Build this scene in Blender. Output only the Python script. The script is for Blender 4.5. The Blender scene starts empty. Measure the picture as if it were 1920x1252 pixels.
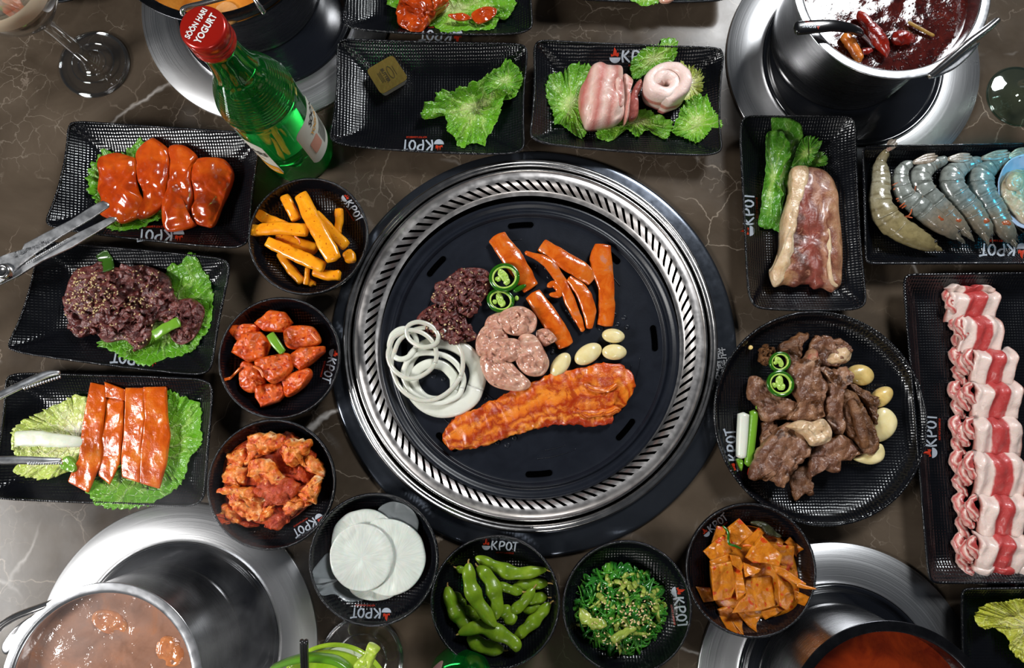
import bpy, math, random
import numpy as np
from mathutils import Vector, Matrix
from mathutils.bvhtree import BVHTree
C = bpy.context.scene.collection
sc = bpy.context.scene
PI = math.pi

# ---------------------------------------------------------------- camera
FPX, TH, HC = 1280.0, math.radians(7.0), 0.645
cam_d = bpy.data.cameras.new('camera'); cam = bpy.data.objects.new('camera', cam_d); C.objects.link(cam)
cam_d.sensor_width = 36.0; cam_d.sensor_fit = 'HORIZONTAL'; cam_d.lens = FPX / 1920 * 36.0
cam_d.clip_start = 0.01; cam_d.clip_end = 50
cam.location = (0, 0, HC); cam.rotation_euler = (TH, 0, 0)
sc.camera = cam
# ---------------------------------------------------------------- world, lights, exposure
w = bpy.data.worlds.new('room'); sc.world = w; w.use_nodes = True
w.node_tree.nodes['Background'].inputs[0].default_value = (0.80, 0.88, 1.0, 1)
w.node_tree.nodes['Background'].inputs[1].default_value = 0.035
def area(name, loc, target, size, power, col=(1, 1, 1), sy=None):
    d = bpy.data.lights.new(name, 'AREA'); d.shape = 'RECTANGLE'; d.size = size; d.size_y = sy or size
    d.energy = power; d.color = col
    o = bpy.data.objects.new(name, d); C.objects.link(o); o.location = loc
    o.rotation_euler = (Vector(target) - Vector(loc)).to_track_quat('-Z', 'Y').to_euler()
    return o
area('softbox_right', (0.80, 1.22, 1.25), (0.05, 0.0, 0), 0.42, 30, (0.95, 0.98, 1.0))
area('softbox_left', (-1.56, -0.40, 1.12), (0.0, 0.0, 0), 0.50, 36, (1.0, 0.99, 0.97))
area('softbox_front', (0.10, -1.15, 1.0), (0.0, 0.0, 0), 0.30, 3.5, (1.0, 0.97, 0.93))
sc.view_settings.view_transform = 'Standard'; sc.view_settings.look = 'None'
sc.view_settings.exposure = 0.0; sc.view_settings.gamma = 1.0; sc.view_settings.use_curve_mapping = False

# ---------------------------------------------------------------- placing: photograph pixel + height -> metres
_s, _c = math.sin(TH), math.cos(TH)
def P(px, py, z=0.0):
    a = (px - 960) / FPX; b = (626 - py) / FPX
    d = (a, b * _c + _s, b * _s - _c); t = (z - HC) / d[2]
    return np.array([d[0] * t, d[1] * t, z])
def mpp(z=0.0): return (HC - z) / FPX          # metres per pixel near the middle
CROPS = dict(A=(150, 240, 5.217), B=(320, 0, 3.681), T4=(620, 60, 5.053), D=(980, 60, 4.923), E=(1380, 600, 3.478), F=(1680, 500, 2.0867),
             G=(1610, 240, 4.635), H=(400, 780, 5.217), I=(720, 420, 2.846), J=(1330, 210, 3.21), K=(0, 400, 2.235), L=(380, 320, 2.609),
             M=(560, 980, 2.5946), N=(1260, 920, 2.909), O=(380, 770, 3.054), T6=(600, 0, 2.4615), U=(0, 0, 5.962), S=(1060, 1010, 5.175), X=(0, 0, 1.0),
             V=(590, 1160, 6.0), R=(1340, 0, 3.3103), W=(0, 920, 3.0968))
def cr(k, pts):
    x0, y0, s = CROPS[k]
    return [(x0 + p[0] / s, y0 + p[1] / s) + tuple(p[2:]) for p in pts]

# ---------------------------------------------------------------- noise
_rng = np.random.RandomState(7); _T = _rng.rand(64, 64, 64) * 2 - 1
def vn(p, f=1.0, seed=0):
    q = np.asarray(p, float) * f + seed * 7.31
    i = np.floor(q).astype(int); r = q - i; r = r * r * (3 - 2 * r); i &= 63; j = (i + 1) & 63
    def g(a, b, c): return _T[a, b, c]
    x0, y0, z0 = i[..., 0], i[..., 1], i[..., 2]; x1, y1, z1 = j[..., 0], j[..., 1], j[..., 2]
    u, v, w_ = r[..., 0], r[..., 1], r[..., 2]
    a = g(x0, y0, z0) * (1 - u) + g(x1, y0, z0) * u; b = g(x0, y1, z0) * (1 - u) + g(x1, y1, z0) * u
    c = g(x0, y0, z1) * (1 - u) + g(x1, y0, z1) * u; d = g(x0, y1, z1) * (1 - u) + g(x1, y1, z1) * u
    return (a * (1 - v) + b * v) * (1 - w_) + (c * (1 - v) + d * v) * w_
def fbm(p, f=1.0, o=3, seed=0):
    return sum(vn(p, f * 2 ** k, seed + k * 3) / 2 ** k for k in range(o))

# ---------------------------------------------------------------- objects
ORG = {}
def setp(o, label=None, cat=None, group=None, kind=None):
    if label: o['label'] = label
    if cat: o['category'] = cat
    if group: o['group'] = group
    if kind: o['kind'] = kind
    return o
def thing(name, label, cat, loc, group=None):
    o = bpy.data.objects.new(name, None); C.objects.link(o); o.empty_display_size = 0.01
    o.location = loc; ORG[o.name] = np.array(loc, float)
    return setp(o, label, cat, group)
def mk(name, V, F, m, parent=None, uv=None, smooth=True, label=None, cat=None, group=None, kind=None, fm=None):
    V = np.asarray(V, float)
    if parent is not None: org = ORG[parent.name]
    else: org = np.array([(V[:, 0].min() + V[:, 0].max()) / 2, (V[:, 1].min() + V[:, 1].max()) / 2, V[:, 2].min()])
    me = bpy.data.meshes.new(name); me.from_pydata((V - org).tolist(), [], F)
    for x in (m if isinstance(m, (list, tuple)) else [m]): me.materials.append(x)
    if uv is not None:
        l = me.uv_layers.new(name='UVMap'); idx = np.empty(len(me.loops), int); me.loops.foreach_get('vertex_index', idx)
        l.data.foreach_set('uv', np.asarray(uv, float)[idx].ravel())
    if fm is not None: me.polygons.foreach_set('material_index', fm)
    if smooth: me.polygons.foreach_set('use_smooth', [True] * len(me.polygons))
    me.update()
    o = bpy.data.objects.new(name, me); C.objects.link(o)
    if parent is not None: o.parent = parent
    else: o.location = org
    ORG[o.name] = org
    return setp(o, label, cat, group, kind)
def join(parts):
    Vs, Fs, Us, n = [], [], [], 0
    for p in parts:
        V, F = p[0], p[1]; Vs.append(V); Fs += [[i + n for i in f] for f in F]; n += len(V)
        Us.append(p[2] if len(p) > 2 and p[2] is not None else np.zeros((len(V), 2)))
    return np.vstack(Vs), Fs, np.vstack(Us)

# ---------------------------------------------------------------- shapes: each returns V, F, UV in metres
def catmull(P_, n, closed=False):
    P_ = np.asarray(P_, float); m = len(P_)
    segs = m if closed else m - 1; t = np.linspace(0, segs, n, endpoint=not closed); out = []
    for x in t:
        i = min(int(x), segs - 1); f = x - i
        if closed: a, b, c, d = P_[(i - 1) % m], P_[i % m], P_[(i + 1) % m], P_[(i + 2) % m]
        else: a, b, c, d = P_[max(i - 1, 0)], P_[i], P_[min(i + 1, m - 1)], P_[min(i + 2, m - 1)]
        out.append(0.5 * ((2 * b) + (c - a) * f + (2 * a - 5 * b + 4 * c - d) * f * f + (3 * b - a - 3 * c + d) * f ** 3))
    return np.array(out)
def grid_faces(n, m, closed_m=True, off=0):
    F = []; mm = m if closed_m else m - 1
    for i in range(n - 1):
        for j in range(mm):
            a = off + i * m + j; b = off + i * m + (j + 1) % m
            F.append((a, b, b + m, a + m))
    return F
def loft(path, w_, t_, n=None, M=14, e=2.0, cap=0.5, up=(0, 0, 1), noise=0, nf=200, seed=0, roll=0, curl=0):
    """path Nx3, widths and thicknesses per point (metres); e 2 = ellipse, 4+ = box; curl bends the section upward at its sides"""
    path = np.asarray(path, float); k = len(path)
    w_ = np.broadcast_to(np.asarray(w_, float), (k,)); t_ = np.broadcast_to(np.asarray(t_, float), (k,))
    roll = np.broadcast_to(np.asarray(roll, float), (k,))
    n = n or max(8, k * 5)
    A = catmull(np.column_stack([path, w_, t_, roll]), n); path, w_, t_, roll = A[:, :3], A[:, 3], A[:, 4], A[:, 5]
    T = np.gradient(path, axis=0); T /= np.linalg.norm(T, axis=1)[:, None] + 1e-12
    s = np.concatenate([[0], np.cumsum(np.linalg.norm(np.diff(path, axis=0), axis=1))]); L = s[-1]
    if cap > 0:                                             # rounded ends
        r = np.maximum(w_.mean() * cap, 1e-5); q = np.clip(np.minimum(s, L - s) / r, 0, 1)
        k_ = np.sqrt(np.clip(1 - (1 - q) ** 2, 0.0, 1)); w_ = w_ * np.maximum(k_, 0.12); t_ = t_ * np.maximum(k_, 0.12)
    up = np.asarray(up, float); S = np.cross(T, up); S /= np.linalg.norm(S, axis=1)[:, None] + 1e-12; N = np.cross(S, T)
    th = np.linspace(0, 2 * PI, M, endpoint=False)
    cx = np.sign(np.cos(th)) * np.abs(np.cos(th)) ** (2 / e); cz = np.sign(np.sin(th)) * np.abs(np.sin(th)) ** (2 / e)
    V = np.zeros((n, M, 3)); U = np.zeros((n, M, 2))
    for i in range(n):
        x = cx * w_[i] / 2; z = cz * t_[i] / 2 + curl * (cx ** 2) * w_[i] / 2
        cr_, sr = math.cos(roll[i]), math.sin(roll[i]); x, z = x * cr_ - z * sr, x * sr + z * cr_
        V[i] = path[i] + x[:, None] * S[i] + z[:, None] * N[i]; U[i, :, 0] = s[i] / max(L, 1e-9); U[i, :, 1] = cx * .5 + .5
    V = V.reshape(-1, 3); U = U.reshape(-1, 2)
    if noise:
        D = np.stack([fbm(V, nf, 2, seed), fbm(V, nf, 2, seed + 11), fbm(V, nf, 2, seed + 23)], 1); V = V + D * noise
    F = grid_faces(n, M); c0, c1 = len(V), len(V) + 1
    V = np.vstack([V, V[:M].mean(0), V[(n - 1) * M:n * M].mean(0)]); U = np.vstack([U, [0, .5], [1, .5]])
    for j in range(M): F.append((c0, (j + 1) % M, j)); F.append((c1, (n - 1) * M + j, (n - 1) * M + (j + 1) % M))
    return V, F, U
def pl(k, pts, w_px, z, t, **kw):
    """loft along a line read off the photograph: width in pixels of crop k, z and thickness in mm (scalars or lists)"""
    s = CROPS[k][2]; N = len(pts); z = np.broadcast_to(np.asarray(z, float), (N,)) / 1000; t = np.broadcast_to(np.asarray(t, float), (N,)) / 1000
    path = np.array([P(*q[:2], zz) for q, zz in zip(cr(k, pts), z)])
    w_ = np.broadcast_to(np.asarray(w_px, float), (N,)) / s * np.array([mpp(zz) for zz in z])
    return loft(path, w_, t, **kw)
def slab(k, pts, z, t, N=72, K=9, ctr=None, noise=1.0, nf=130, seed=0, p=4.0, tilt=(0, 0), rough=0.0, rf=900, dome=0.0, smooth=True, crease=None):
    """solid piece with the traced outline; z base and t thickness in mm"""
    zt = z / 1000 + t / 1000 * .6; q = [P(*a[:2], zt) for a in cr(k, pts)]
    B = catmull(np.array(q), N, True) if smooth else lin(np.array(q), N)
    c = P(*cr(k, [ctr])[0][:2], zt) if ctr else B.mean(0)
    if rough: B[:, :2] += np.stack([fbm(B, rf, 2, seed + 31), fbm(B, rf, 2, seed + 37)], 1) * rough / 1000
    S = 1 - np.linspace(0, 1, 2 * K + 1) ** 1.5 * .97
    crease = noise * .55 if crease is None else crease
    z0 = z / 1000; T = t / 1000; rings = []; U = []
    ang = np.linspace(0, 1, N, endpoint=False)
    rings.append(c + (B - c) * .93); rings[0][:, 2] = z0; U.append(np.column_stack([np.full(N, 1.0), ang]))
    rings.append(B.copy()); rings[1][:, 2] = z0 + T * .35; U.append(np.column_stack([np.full(N, 1.0), ang]))
    for s in S:
        r = c + (B - c) * s; h = (1 - s ** (p * 3)) ** .5 * .5 + .5 if s < 1 else .5
        r[:, 2] = z0 + T * (h + dome * (1 - s * s)); fade = min(1, (1 - s) * 8 + .25)
        r[:, 2] += fbm(r, nf, 3, seed) * noise / 1000 * fade
        if crease: q2 = r.copy(); q2[:, :2] += np.stack([vn(r, nf * 1.3, seed + 3), vn(r, nf * 1.3, seed + 4)], 1) * .004; r[:, 2] -= (1 - np.minimum(1, np.abs(vn(q2, nf * .8, seed + 50)) * 5)) * crease / 1000 * fade
        rings.append(r); U.append(np.column_stack([np.full(N, s), ang]))
    n = len(rings); V = np.vstack(rings); F = grid_faces(n, N)
    top = V[-N:].mean(0); bot = V[:N].mean(0); V = np.vstack([V, top, bot]); U = np.vstack(U + [np.array([[0, .5], [1, .5]])])
    a, b = len(V) - 2, len(V) - 1
    for j in range(N): F.append(((n - 1) * N + j, (n - 1) * N + (j + 1) % N, a)); F.append(((j + 1) % N, j, b))
    V[:, 2] += (V[:, 0] - c[0]) * tilt[0] + (V[:, 1] - c[1]) * tilt[1]
    A = B[:, 0] * np.roll(B[:, 1], -1) - np.roll(B[:, 0], -1) * B[:, 1]
    if A.sum() < 0: F = [f[::-1] for f in F]
    return V, F, U
def lin(P_, n):
    Q = np.vstack([P_, P_[:1]]); d = np.concatenate([[0], np.cumsum(np.linalg.norm(np.diff(Q, axis=0), axis=1))]); t = np.linspace(0, d[-1], n, endpoint=False)
    return np.stack([np.interp(t, d, Q[:, i]) for i in range(3)], 1)
def ell(cx, cy, rx, ry, n=24, rot=0, wob=0, seed=0):
    r = random.Random(seed); a = math.radians(rot); out = []
    for i in range(n):
        t = 2 * PI * i / n; x = rx * math.cos(t) * (1 + wob * (r.random() - .5)); y = ry * math.sin(t) * (1 + wob * (r.random() - .5))
        out.append((cx + x * math.cos(a) - y * math.sin(a), cy + x * math.sin(a) + y * math.cos(a)))
    return out
def leaf(k, pts, z, h=6, ruf=3, rn=26, N=260, K=22, ctr=None, seed=0, jag=.5, crumple=2.0, th=.5, fold=0.25):
    """ruffled leaf: thin sheet with two faces, a rising wavy margin and crumpled blade"""
    z0 = z / 1000; q = [P(*a[:2], z0 + h / 2000) for a in cr(k, pts)]; B = catmull(np.array(q), N, True)
    c = P(*cr(k, [ctr])[0][:2], z0) if ctr else B.mean(0)
    D = B - c; L = np.linalg.norm(D[:, :2], axis=1)[:, None]; nrm = D / L
    per = np.cumsum(np.linalg.norm(np.diff(np.vstack([B, B[:1]]), axis=0), axis=1)); tot = per[-1]; ph = per / tot * 2 * PI
    fr = rn; rnd = vn(np.stack([np.cos(ph) * 3, np.sin(ph) * 3, ph * 0], 1), 1.5, seed) * 3
    wave = np.sin(ph * fr + rnd * 2.5) ; wave2 = np.sin(ph * fr * 2.37 + rnd * 4 + 1.0)
    wave3 = np.sin(ph * round(fr * .37) + rnd * 3)
    rings, U = [], []
    for i in range(K + 1):
        s = 1 - i / K * .97
        r = c + D * s; env = s ** 3
        r[:, :2] += nrm[:, :2] * ((wave * .35 + wave2 * .3)[:, None] * ruf / 1000 * env * jag * 1.6)
        r[:, 2] = z0 + h / 1000 * (fold + (1 - fold) * (s ** 2)) * .6 + (wave * .6 + wave2 * .25 + wave3 * .6) * ruf / 1000 * env \
            + fbm(r, 60, 3, seed + 5) * crumple / 1000 - (1 - np.minimum(1, np.abs(vn(r, 75, seed + 9)) * 4)) * crumple * .6 / 1000 * (1 - env * .5)
        r[:, 2] = np.maximum(r[:, 2], z0)
        rings.append(r); U.append(np.column_stack([np.full(N, s), ph / (2 * PI)]))
    n = len(rings); V = np.vstack(rings + [rings[-1].mean(0)[None]]); F = grid_faces(n, N); a = len(V) - 1
    F += [((n - 1) * N + j, (n - 1) * N + (j + 1) % N, a) for j in range(N)]
    U = np.vstack(U + [np.array([[0, .5]])]); V2 = V.copy(); V2[:, 2] -= th / 1000; m = len(V)
    F2 = [tuple(x + m for x in f[::-1]) for f in F]; E_ = [(j, j + m, (j + 1) % N + m, (j + 1) % N) for j in range(N)]
    A = B[:, 0] * np.roll(B[:, 1], -1) - np.roll(B[:, 0], -1) * B[:, 1]
    F = F + F2 + E_
    if A.sum() < 0: F = [f[::-1] for f in F]
    return np.vstack([V, V2]), F, np.vstack([U, U])
def lathe(prof, c, seg=96, z0=0.0, close=True):
    """prof list of (r, z) metres; around the vertical at c"""
    prof = np.asarray(prof, float); n = len(prof); a = np.linspace(0, 2 * PI, seg, endpoint=False)
    V = np.zeros((n, seg, 3)); U = np.zeros((n, seg, 2)); d = np.concatenate([[0], np.cumsum(np.linalg.norm(np.diff(prof, axis=0), axis=1))])
    for i, (r, z) in enumerate(prof):
        V[i, :, 0] = c[0] + r * np.cos(a); V[i, :, 1] = c[1] + r * np.sin(a); V[i, :, 2] = z0 + z
        U[i, :, 0] = a / (2 * PI); U[i, :, 1] = d[i]
    return V.reshape(-1, 3), grid_faces(n, seg), U.reshape(-1, 2)
def bez(pr, k=4):
    return catmull(np.array([(a, b, 0) for a, b in pr]), (len(pr) - 1) * k + 1)[:, :2]
def tube(path, r, n=None, M=8, cap=0):
    return loft(path, 2 * np.asarray(r), 2 * np.asarray(r), n=n, M=M, e=2, cap=cap)
def ico(c, r, sub=2, noise=0, nf=300, seed=0, scale=(1, 1, 1)):
    import bmesh
    b = bmesh.new(); bmesh.ops.create_icosphere(b, subdivisions=sub, radius=1); V = np.array([v.co[:] for v in b.verts]); F = [[v.index for v in f.verts] for f in b.faces]; b.free()
    V = V * np.array(scale) * r + np.asarray(c)
    if noise: V = V + np.stack([fbm(V, nf, 2, seed), fbm(V, nf, 2, seed + 5), fbm(V, nf, 2, seed + 9)], 1) * noise
    return V, F, np.zeros((len(V), 2))

# ---------------------------------------------------------------- materials
def nodes(name):
    m = bpy.data.materials.new(name); m.use_nodes = True; nt = m.node_tree
    return m, nt, nt.nodes, nt.links, nt.nodes['Principled BSDF']
def ramp(nt, fac, stops, interp='LINEAR'):
    r = nt.nodes.new('ShaderNodeValToRGB'); e = r.color_ramp.elements; r.color_ramp.interpolation = interp
    while len(e) > 1: e.remove(e[0])
    e[0].position = stops[0][0]; e[0].color = (*stops[0][1], 1)
    for p_, c_ in stops[1:]:
        x = e.new(p_); x.color = (*c_, 1)
    nt.links.new(fac, r.inputs[0]); return r.outputs[0]
def tc(nt, kind='Object'):
    t = nt.nodes.new('ShaderNodeTexCoord'); return t.outputs[kind]
def noise_n(nt, vec, scale, detail=4, rough=.55, dist=0):
    n = nt.nodes.new('ShaderNodeTexNoise'); nt.links.new(vec, n.inputs['Vector']); n.inputs['Scale'].default_value = scale
    n.inputs['Detail'].default_value = detail; n.inputs['Roughness'].default_value = rough; n.inputs['Distortion'].default_value = dist
    return n.outputs['Fac']
def mth(nt, op, a, b=None, clamp=False):
    n = nt.nodes.new('ShaderNodeMath'); n.operation = op; n.use_clamp = clamp
    for i, x in enumerate((a, b)):
        if x is None: continue
        if isinstance(x, (int, float)): n.inputs[i].default_value = x
        else: nt.links.new(x, n.inputs[i])
    return n.outputs[0]
def mix(nt, f, a, b, mode='MIX'):
    n = nt.nodes.new('ShaderNodeMix'); n.data_type = 'RGBA'; n.blend_type = mode
    for i, x in ((0, f), (6, a), (7, b)):
        if isinstance(x, (int, float)): n.inputs[i].default_value = x
        elif isinstance(x, tuple): n.inputs[i].default_value = (*x, 1)
        else: nt.links.new(x, n.inputs[i])
    return n.outputs[2]
def bump(nt, bs, h, strength=.5, dist=.001):
    b = nt.nodes.new('ShaderNodeBump'); b.inputs['Strength'].default_value = strength; b.inputs['Distance'].default_value = dist
    nt.links.new(h, b.inputs['Height']); nt.links.new(b.outputs[0], bs.inputs['Normal'])
    return b
def setv(bs, **k):
    for a, b in k.items(): bs.inputs[a.replace('_', ' ')].default_value = b
def food(name, stops, sc_=90, rough=.3, coat=0.0, bmp=.5, bsc=500, bd=.0012, sss=0.0, sssc=(1, .3, .1), spots=None, trans=0.0, detail=5, spec=.3, dist=.6):
    """mottled colour by object-space noise, wet coat, fine relief; spots = (colour, scale, threshold)"""
    m, nt, N, L, bs = nodes(name); v = tc(nt); f = noise_n(nt, v, sc_, detail, .6, dist)
    col = ramp(nt, f, stops)
    if spots:
        for (c_, s_, th_) in spots:
            g = noise_n(nt, v, s_, 2, .5); g = ramp(nt, g, [(th_, (0, 0, 0)), (min(th_ + .06, 1), (1, 1, 1))]); col = mix(nt, g, col, c_)
    L.new(col, bs.inputs['Base Color']); setv(bs, Roughness=rough, Coat_Weight=coat, Coat_Roughness=.06)
    bs.inputs['Specular IOR Level'].default_value = spec
    if sss: setv(bs, Subsurface_Weight=sss, Subsurface_Radius=sssc, Subsurface_Scale=.004)
    if trans: setv(bs, Transmission_Weight=trans)
    if bmp:
        h = noise_n(nt, v, bsc, 4, .6); bump(nt, bs, h, bmp, bd)
        if coat: b2 = bump(nt, bs, mth(nt, 'ADD', h, noise_n(nt, v, bsc * .35, 3, .6)), min(1, bmp * .8), bd * .8); L.new(b2.outputs[0], bs.inputs['Coat Normal']); L.new([n for n in N if n.type == 'BUMP'][0].outputs[0], bs.inputs['Normal'])
    return m
def flat(name, col, rough=.5, metal=0, coat=0, trans=0, ior=1.45, bmp=0, bsc=400, bd=.0005, aniso=0, sss=0):
    m, nt, N, L, bs = nodes(name); v = tc(nt)
    f = noise_n(nt, v, 60, 3); k = tuple(c * .82 for c in col); L.new(mix(nt, f, col, k), bs.inputs['Base Color'])
    setv(bs, Roughness=rough, Metallic=metal, Coat_Weight=coat, Transmission_Weight=trans, IOR=ior)
    if sss: setv(bs, Subsurface_Weight=sss, Subsurface_Scale=.004)
    if bmp: bump(nt, bs, noise_n(nt, v, bsc, 3), bmp, bd)
    return m
# black melamine with a pressed crosshatch weave
def melamine():
    m, nt, N, L, bs = nodes('black_melamine'); v = tc(nt)
    setv(bs, Base_Color=(.0032, .0036, .0052, 1), Roughness=.27); bs.inputs['Specular IOR Level'].default_value = .5
    nz = noise_n(nt, v, 60, 2); outs = []
    for ax in 'XY':
        w_ = N.new('ShaderNodeTexWave'); w_.bands_direction = ax; w_.inputs['Scale'].default_value = 120; w_.inputs['Distortion'].default_value = 1.6
        w_.inputs['Detail'].default_value = 2; w_.inputs['Detail Scale'].default_value = 1.2; L.new(v, w_.inputs['Vector']); outs.append(w_.outputs['Fac'])
    h = mth(nt, 'ADD', outs[0], outs[1]); h = mth(nt, 'MULTIPLY', h, mth(nt, 'ADD', nz, .4))
    bump(nt, bs, h, .42, .0004)
    L.new(ramp(nt, noise_n(nt, v, 35, 4), [(.3, (.15, .15, .15)), (.7, (.27, .27, .27))]), bs.inputs['Roughness'])
    return m
def marble():
    m, nt, N, L, bs = nodes('brown_marble'); v = tc(nt)
    base = ramp(nt, noise_n(nt, v, 7, 8, .6, .8), [(.3, (.038, .027, .018)), (.55, (.078, .058, .041)), (.8, (.120, .092, .068))])
    def vein(scale, width, mask_sc, mask_th, dist, seedoff, col, strength):
        mp = N.new('ShaderNodeMapping'); mp.inputs['Location'].default_value = (seedoff, seedoff * 1.7, 0); mp.inputs['Rotation'].default_value = (0, 0, seedoff); L.new(v, mp.inputs['Vector'])
        dn = N.new('ShaderNodeTexNoise'); dn.inputs['Scale'].default_value = scale * 1.6; dn.inputs['Detail'].default_value = 5; L.new(mp.outputs[0], dn.inputs['Vector'])
        vm = N.new('ShaderNodeVectorMath'); vm.operation = 'MULTIPLY_ADD'; L.new(dn.outputs['Color'], vm.inputs[0]); vm.inputs[1].default_value = (dist, dist, 0); L.new(mp.outputs[0], vm.inputs[2])
        vo = N.new('ShaderNodeTexVoronoi'); vo.voronoi_dimensions = '2D'; vo.feature = 'DISTANCE_TO_EDGE'; vo.inputs['Scale'].default_value = scale; L.new(vm.outputs[0], vo.inputs['Vector'])
        f = ramp(nt, vo.outputs['Distance'], [(0, (1, 1, 1)), (width, (0, 0, 0))])
        mk_ = ramp(nt, noise_n(nt, mp.outputs[0], mask_sc, 4), [(mask_th, (0, 0, 0)), (mask_th + .14, (1, 1, 1))])
        return mth(nt, 'MULTIPLY', mth(nt, 'MULTIPLY', f, mk_), strength), col
    out = base
    for a in ((15, .014, 8, .48, .05, 1.3, (.34, .28, .22), .65), (27, .02, 14, .50, .035, 2.9, (.30, .24, .19), .55), (50, .03, 20, .53, .02, 6.1, (.30, .25, .20), .5),
              (5.5, .014, 5, .52, .09, 4.6, (.62, .58, .54), .9)):
        f, c_ = vein(*a); out = mix(nt, f, out, c_)
    L.new(out, bs.inputs['Base Color'])
    L.new(ramp(nt, noise_n(nt, v, 30, 5), [(.3, (.16, .16, .16)), (.7, (.28, .28, .28))]), bs.inputs['Roughness']); bs.inputs['Specular IOR Level'].default_value = .20
    bump(nt, bs, noise_n(nt, v, 300, 3), .05, .0004)
    return m
def steel(name, col=(.62, .62, .62), rough=.25, brushed=True, aniso=.6):
    m, nt, N, L, bs = nodes(name); v = tc(nt, 'UV' if brushed else 'Object')
    setv(bs, Metallic=1.0, Roughness=rough, Base_Color=(*col, 1))
    if brushed:
        mp = N.new('ShaderNodeMapping'); mp.inputs['Scale'].default_value = (3, 2600, 1); L.new(v, mp.inputs['Vector'])
        h = noise_n(nt, mp.outputs[0], 1.0, 4, .6); bump(nt, bs, h, .10, .0003)
        L.new(ramp(nt, h, [(.3, (rough * .8,) * 3), (.7, (rough * 1.3,) * 3)]), bs.inputs['Roughness'])
    else:
        h = noise_n(nt, v, 120, 5); L.new(ramp(nt, h, [(.35, (rough * .85,) * 3), (.7, (rough * 1.2,) * 3)]), bs.inputs['Roughness'])
    return m
def lettuce_mat(name, edge=(.075, .24, .008), mid=(.16, .38, .02), core=(.45, .58, .20), bstr=.7):
    m, nt, N, L, bs = nodes(name); uv = tc(nt, 'UV'); v = tc(nt); sp = N.new('ShaderNodeSeparateXYZ'); L.new(uv, sp.inputs[0])
    col = ramp(nt, mth(nt, 'ADD', sp.outputs[0], mth(nt, 'MULTIPLY', mth(nt, 'SUBTRACT', noise_n(nt, v, 75, 5), .5), 1.3)), [(.1, core), (.4, mid), (.8, edge), (1, tuple(c * 1.15 for c in edge))])
    vo = N.new('ShaderNodeTexVoronoi'); vo.feature = 'DISTANCE_TO_EDGE'; vo.inputs['Scale'].default_value = 170; L.new(v, vo.inputs['Vector'])
    vf = ramp(nt, vo.outputs['Distance'], [(0, (1, 1, 1)), (.10, (0, 0, 0))]); col = mix(nt, mth(nt, 'MULTIPLY', vf, .28), col, tuple(min(1, c * 1.5 + .04) for c in mid))
    wv = mth(nt, 'POWER', mth(nt, 'ABSOLUTE', mth(nt, 'SINE', mth(nt, 'ADD', mth(nt, 'MULTIPLY', sp.outputs[1], 2 * PI * 5), mth(nt, 'MULTIPLY', noise_n(nt, v, 45, 3), 9)))), 14)
    col = mix(nt, mth(nt, 'MULTIPLY', mth(nt, 'SUBTRACT', 1, wv), 0.0), col, core); col = mix(nt, mth(nt, 'MULTIPLY', mth(nt, 'MULTIPLY', wv, mth(nt, 'SUBTRACT', 1.15, sp.outputs[0], True)), .55), col, tuple(min(1, c * 1.3) for c in core))
    L.new(col, bs.inputs['Base Color']); setv(bs, Roughness=.32, Subsurface_Weight=.25, Subsurface_Radius=(.4, 1, .1), Subsurface_Scale=.002)
    h = mth(nt, 'ADD', mth(nt, 'MULTIPLY', vf, -.5), mth(nt, 'ADD', noise_n(nt, v, 260, 3), wv)); bump(nt, bs, h, bstr, .0014)
    return m
M_ = {}
M_['mel'] = melamine(); M_['marble'] = marble()
M_['steel'] = steel('brushed_steel', (.70, .70, .71), .33); M_['chrome'] = steel('polished_steel', (.74, .72, .71), .20, False)
M_['pot'] = steel('pot_steel', (.42, .42, .43), .24); M_['rimsteel'] = steel('pot_rim_steel', (.80, .81, .84), .22, False)
M_['flange'] = steel('dark_polished_flange', (.075, .085, .105), .20, False); M_['flange'].node_tree.nodes['Principled BSDF'].inputs['Metallic'].default_value = .85
M_['slotm'] = steel('slotted_steel', (.78, .74, .72), .36, False); M_['cutlery'] = steel('worn_steel', (.74, .75, .77), .36, False)
M_['blackglass'] = flat('black_ceramic_glass', (.006, .007, .010), .10, coat=.5)
M_['iron'] = food('seasoned_iron', [(.3, (.0055, .0068, .011)), (.7, (.010, .012, .018))], 40, .33, 0, .15, 700, .0003)
M_['black'] = flat('matte_black', (.0004, .0004, .0004), .9); M_['black'].node_tree.nodes['Principled BSDF'].inputs['Specular IOR Level'].default_value = 0.0
M_['logow'] = flat('printed_white', (.42, .46, .52), .35); M_['logor'] = flat('printed_red', (.50, .035, .012), .35)
M_['flangeprint'] = flat('printed_grey', (.28, .28, .29), .4)
M_['stuffgold'] = None

# ================================================================ table
def table():
    t = thing('dining_table', 'brown marble dining table with pale veins under all the dishes', 'table', (0, .10, -.03))
    V = []; F = []
    x0, x1, y0, y1 = -.85, .85, -.62, .85
    V = [(x0, y0, -.03), (x1, y0, -.03), (x1, y1, -.03), (x0, y1, -.03), (x0, y0, -.002), (x1, y0, -.002), (x1, y1, -.002), (x0, y1, -.002),
         (x0 + .002, y0 + .002, 0), (x1 - .002, y0 + .002, 0), (x1 - .002, y1 - .002, 0), (x0 + .002, y1 - .002, 0)]
    F = [(3, 2, 1, 0), (0, 1, 5, 4), (1, 2, 6, 5), (2, 3, 7, 6), (3, 0, 4, 7), (4, 5, 9, 8), (5, 6, 10, 9), (6, 7, 11, 10), (7, 4, 8, 11), (8, 9, 10, 11)]
    mk('tabletop', V, F, M_['marble'], t, smooth=False)
table()
BVH = {}
def bvh_add(key, V, F): BVH[key] = BVHTree.FromPolygons([tuple(v) for v in V], F)
def drop(key, x, y, default=0.006):
    h = BVH[key].ray_cast(Vector((x, y, .3)), Vector((0, 0, -1)))
    return h[0].z if h[0] else default

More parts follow.
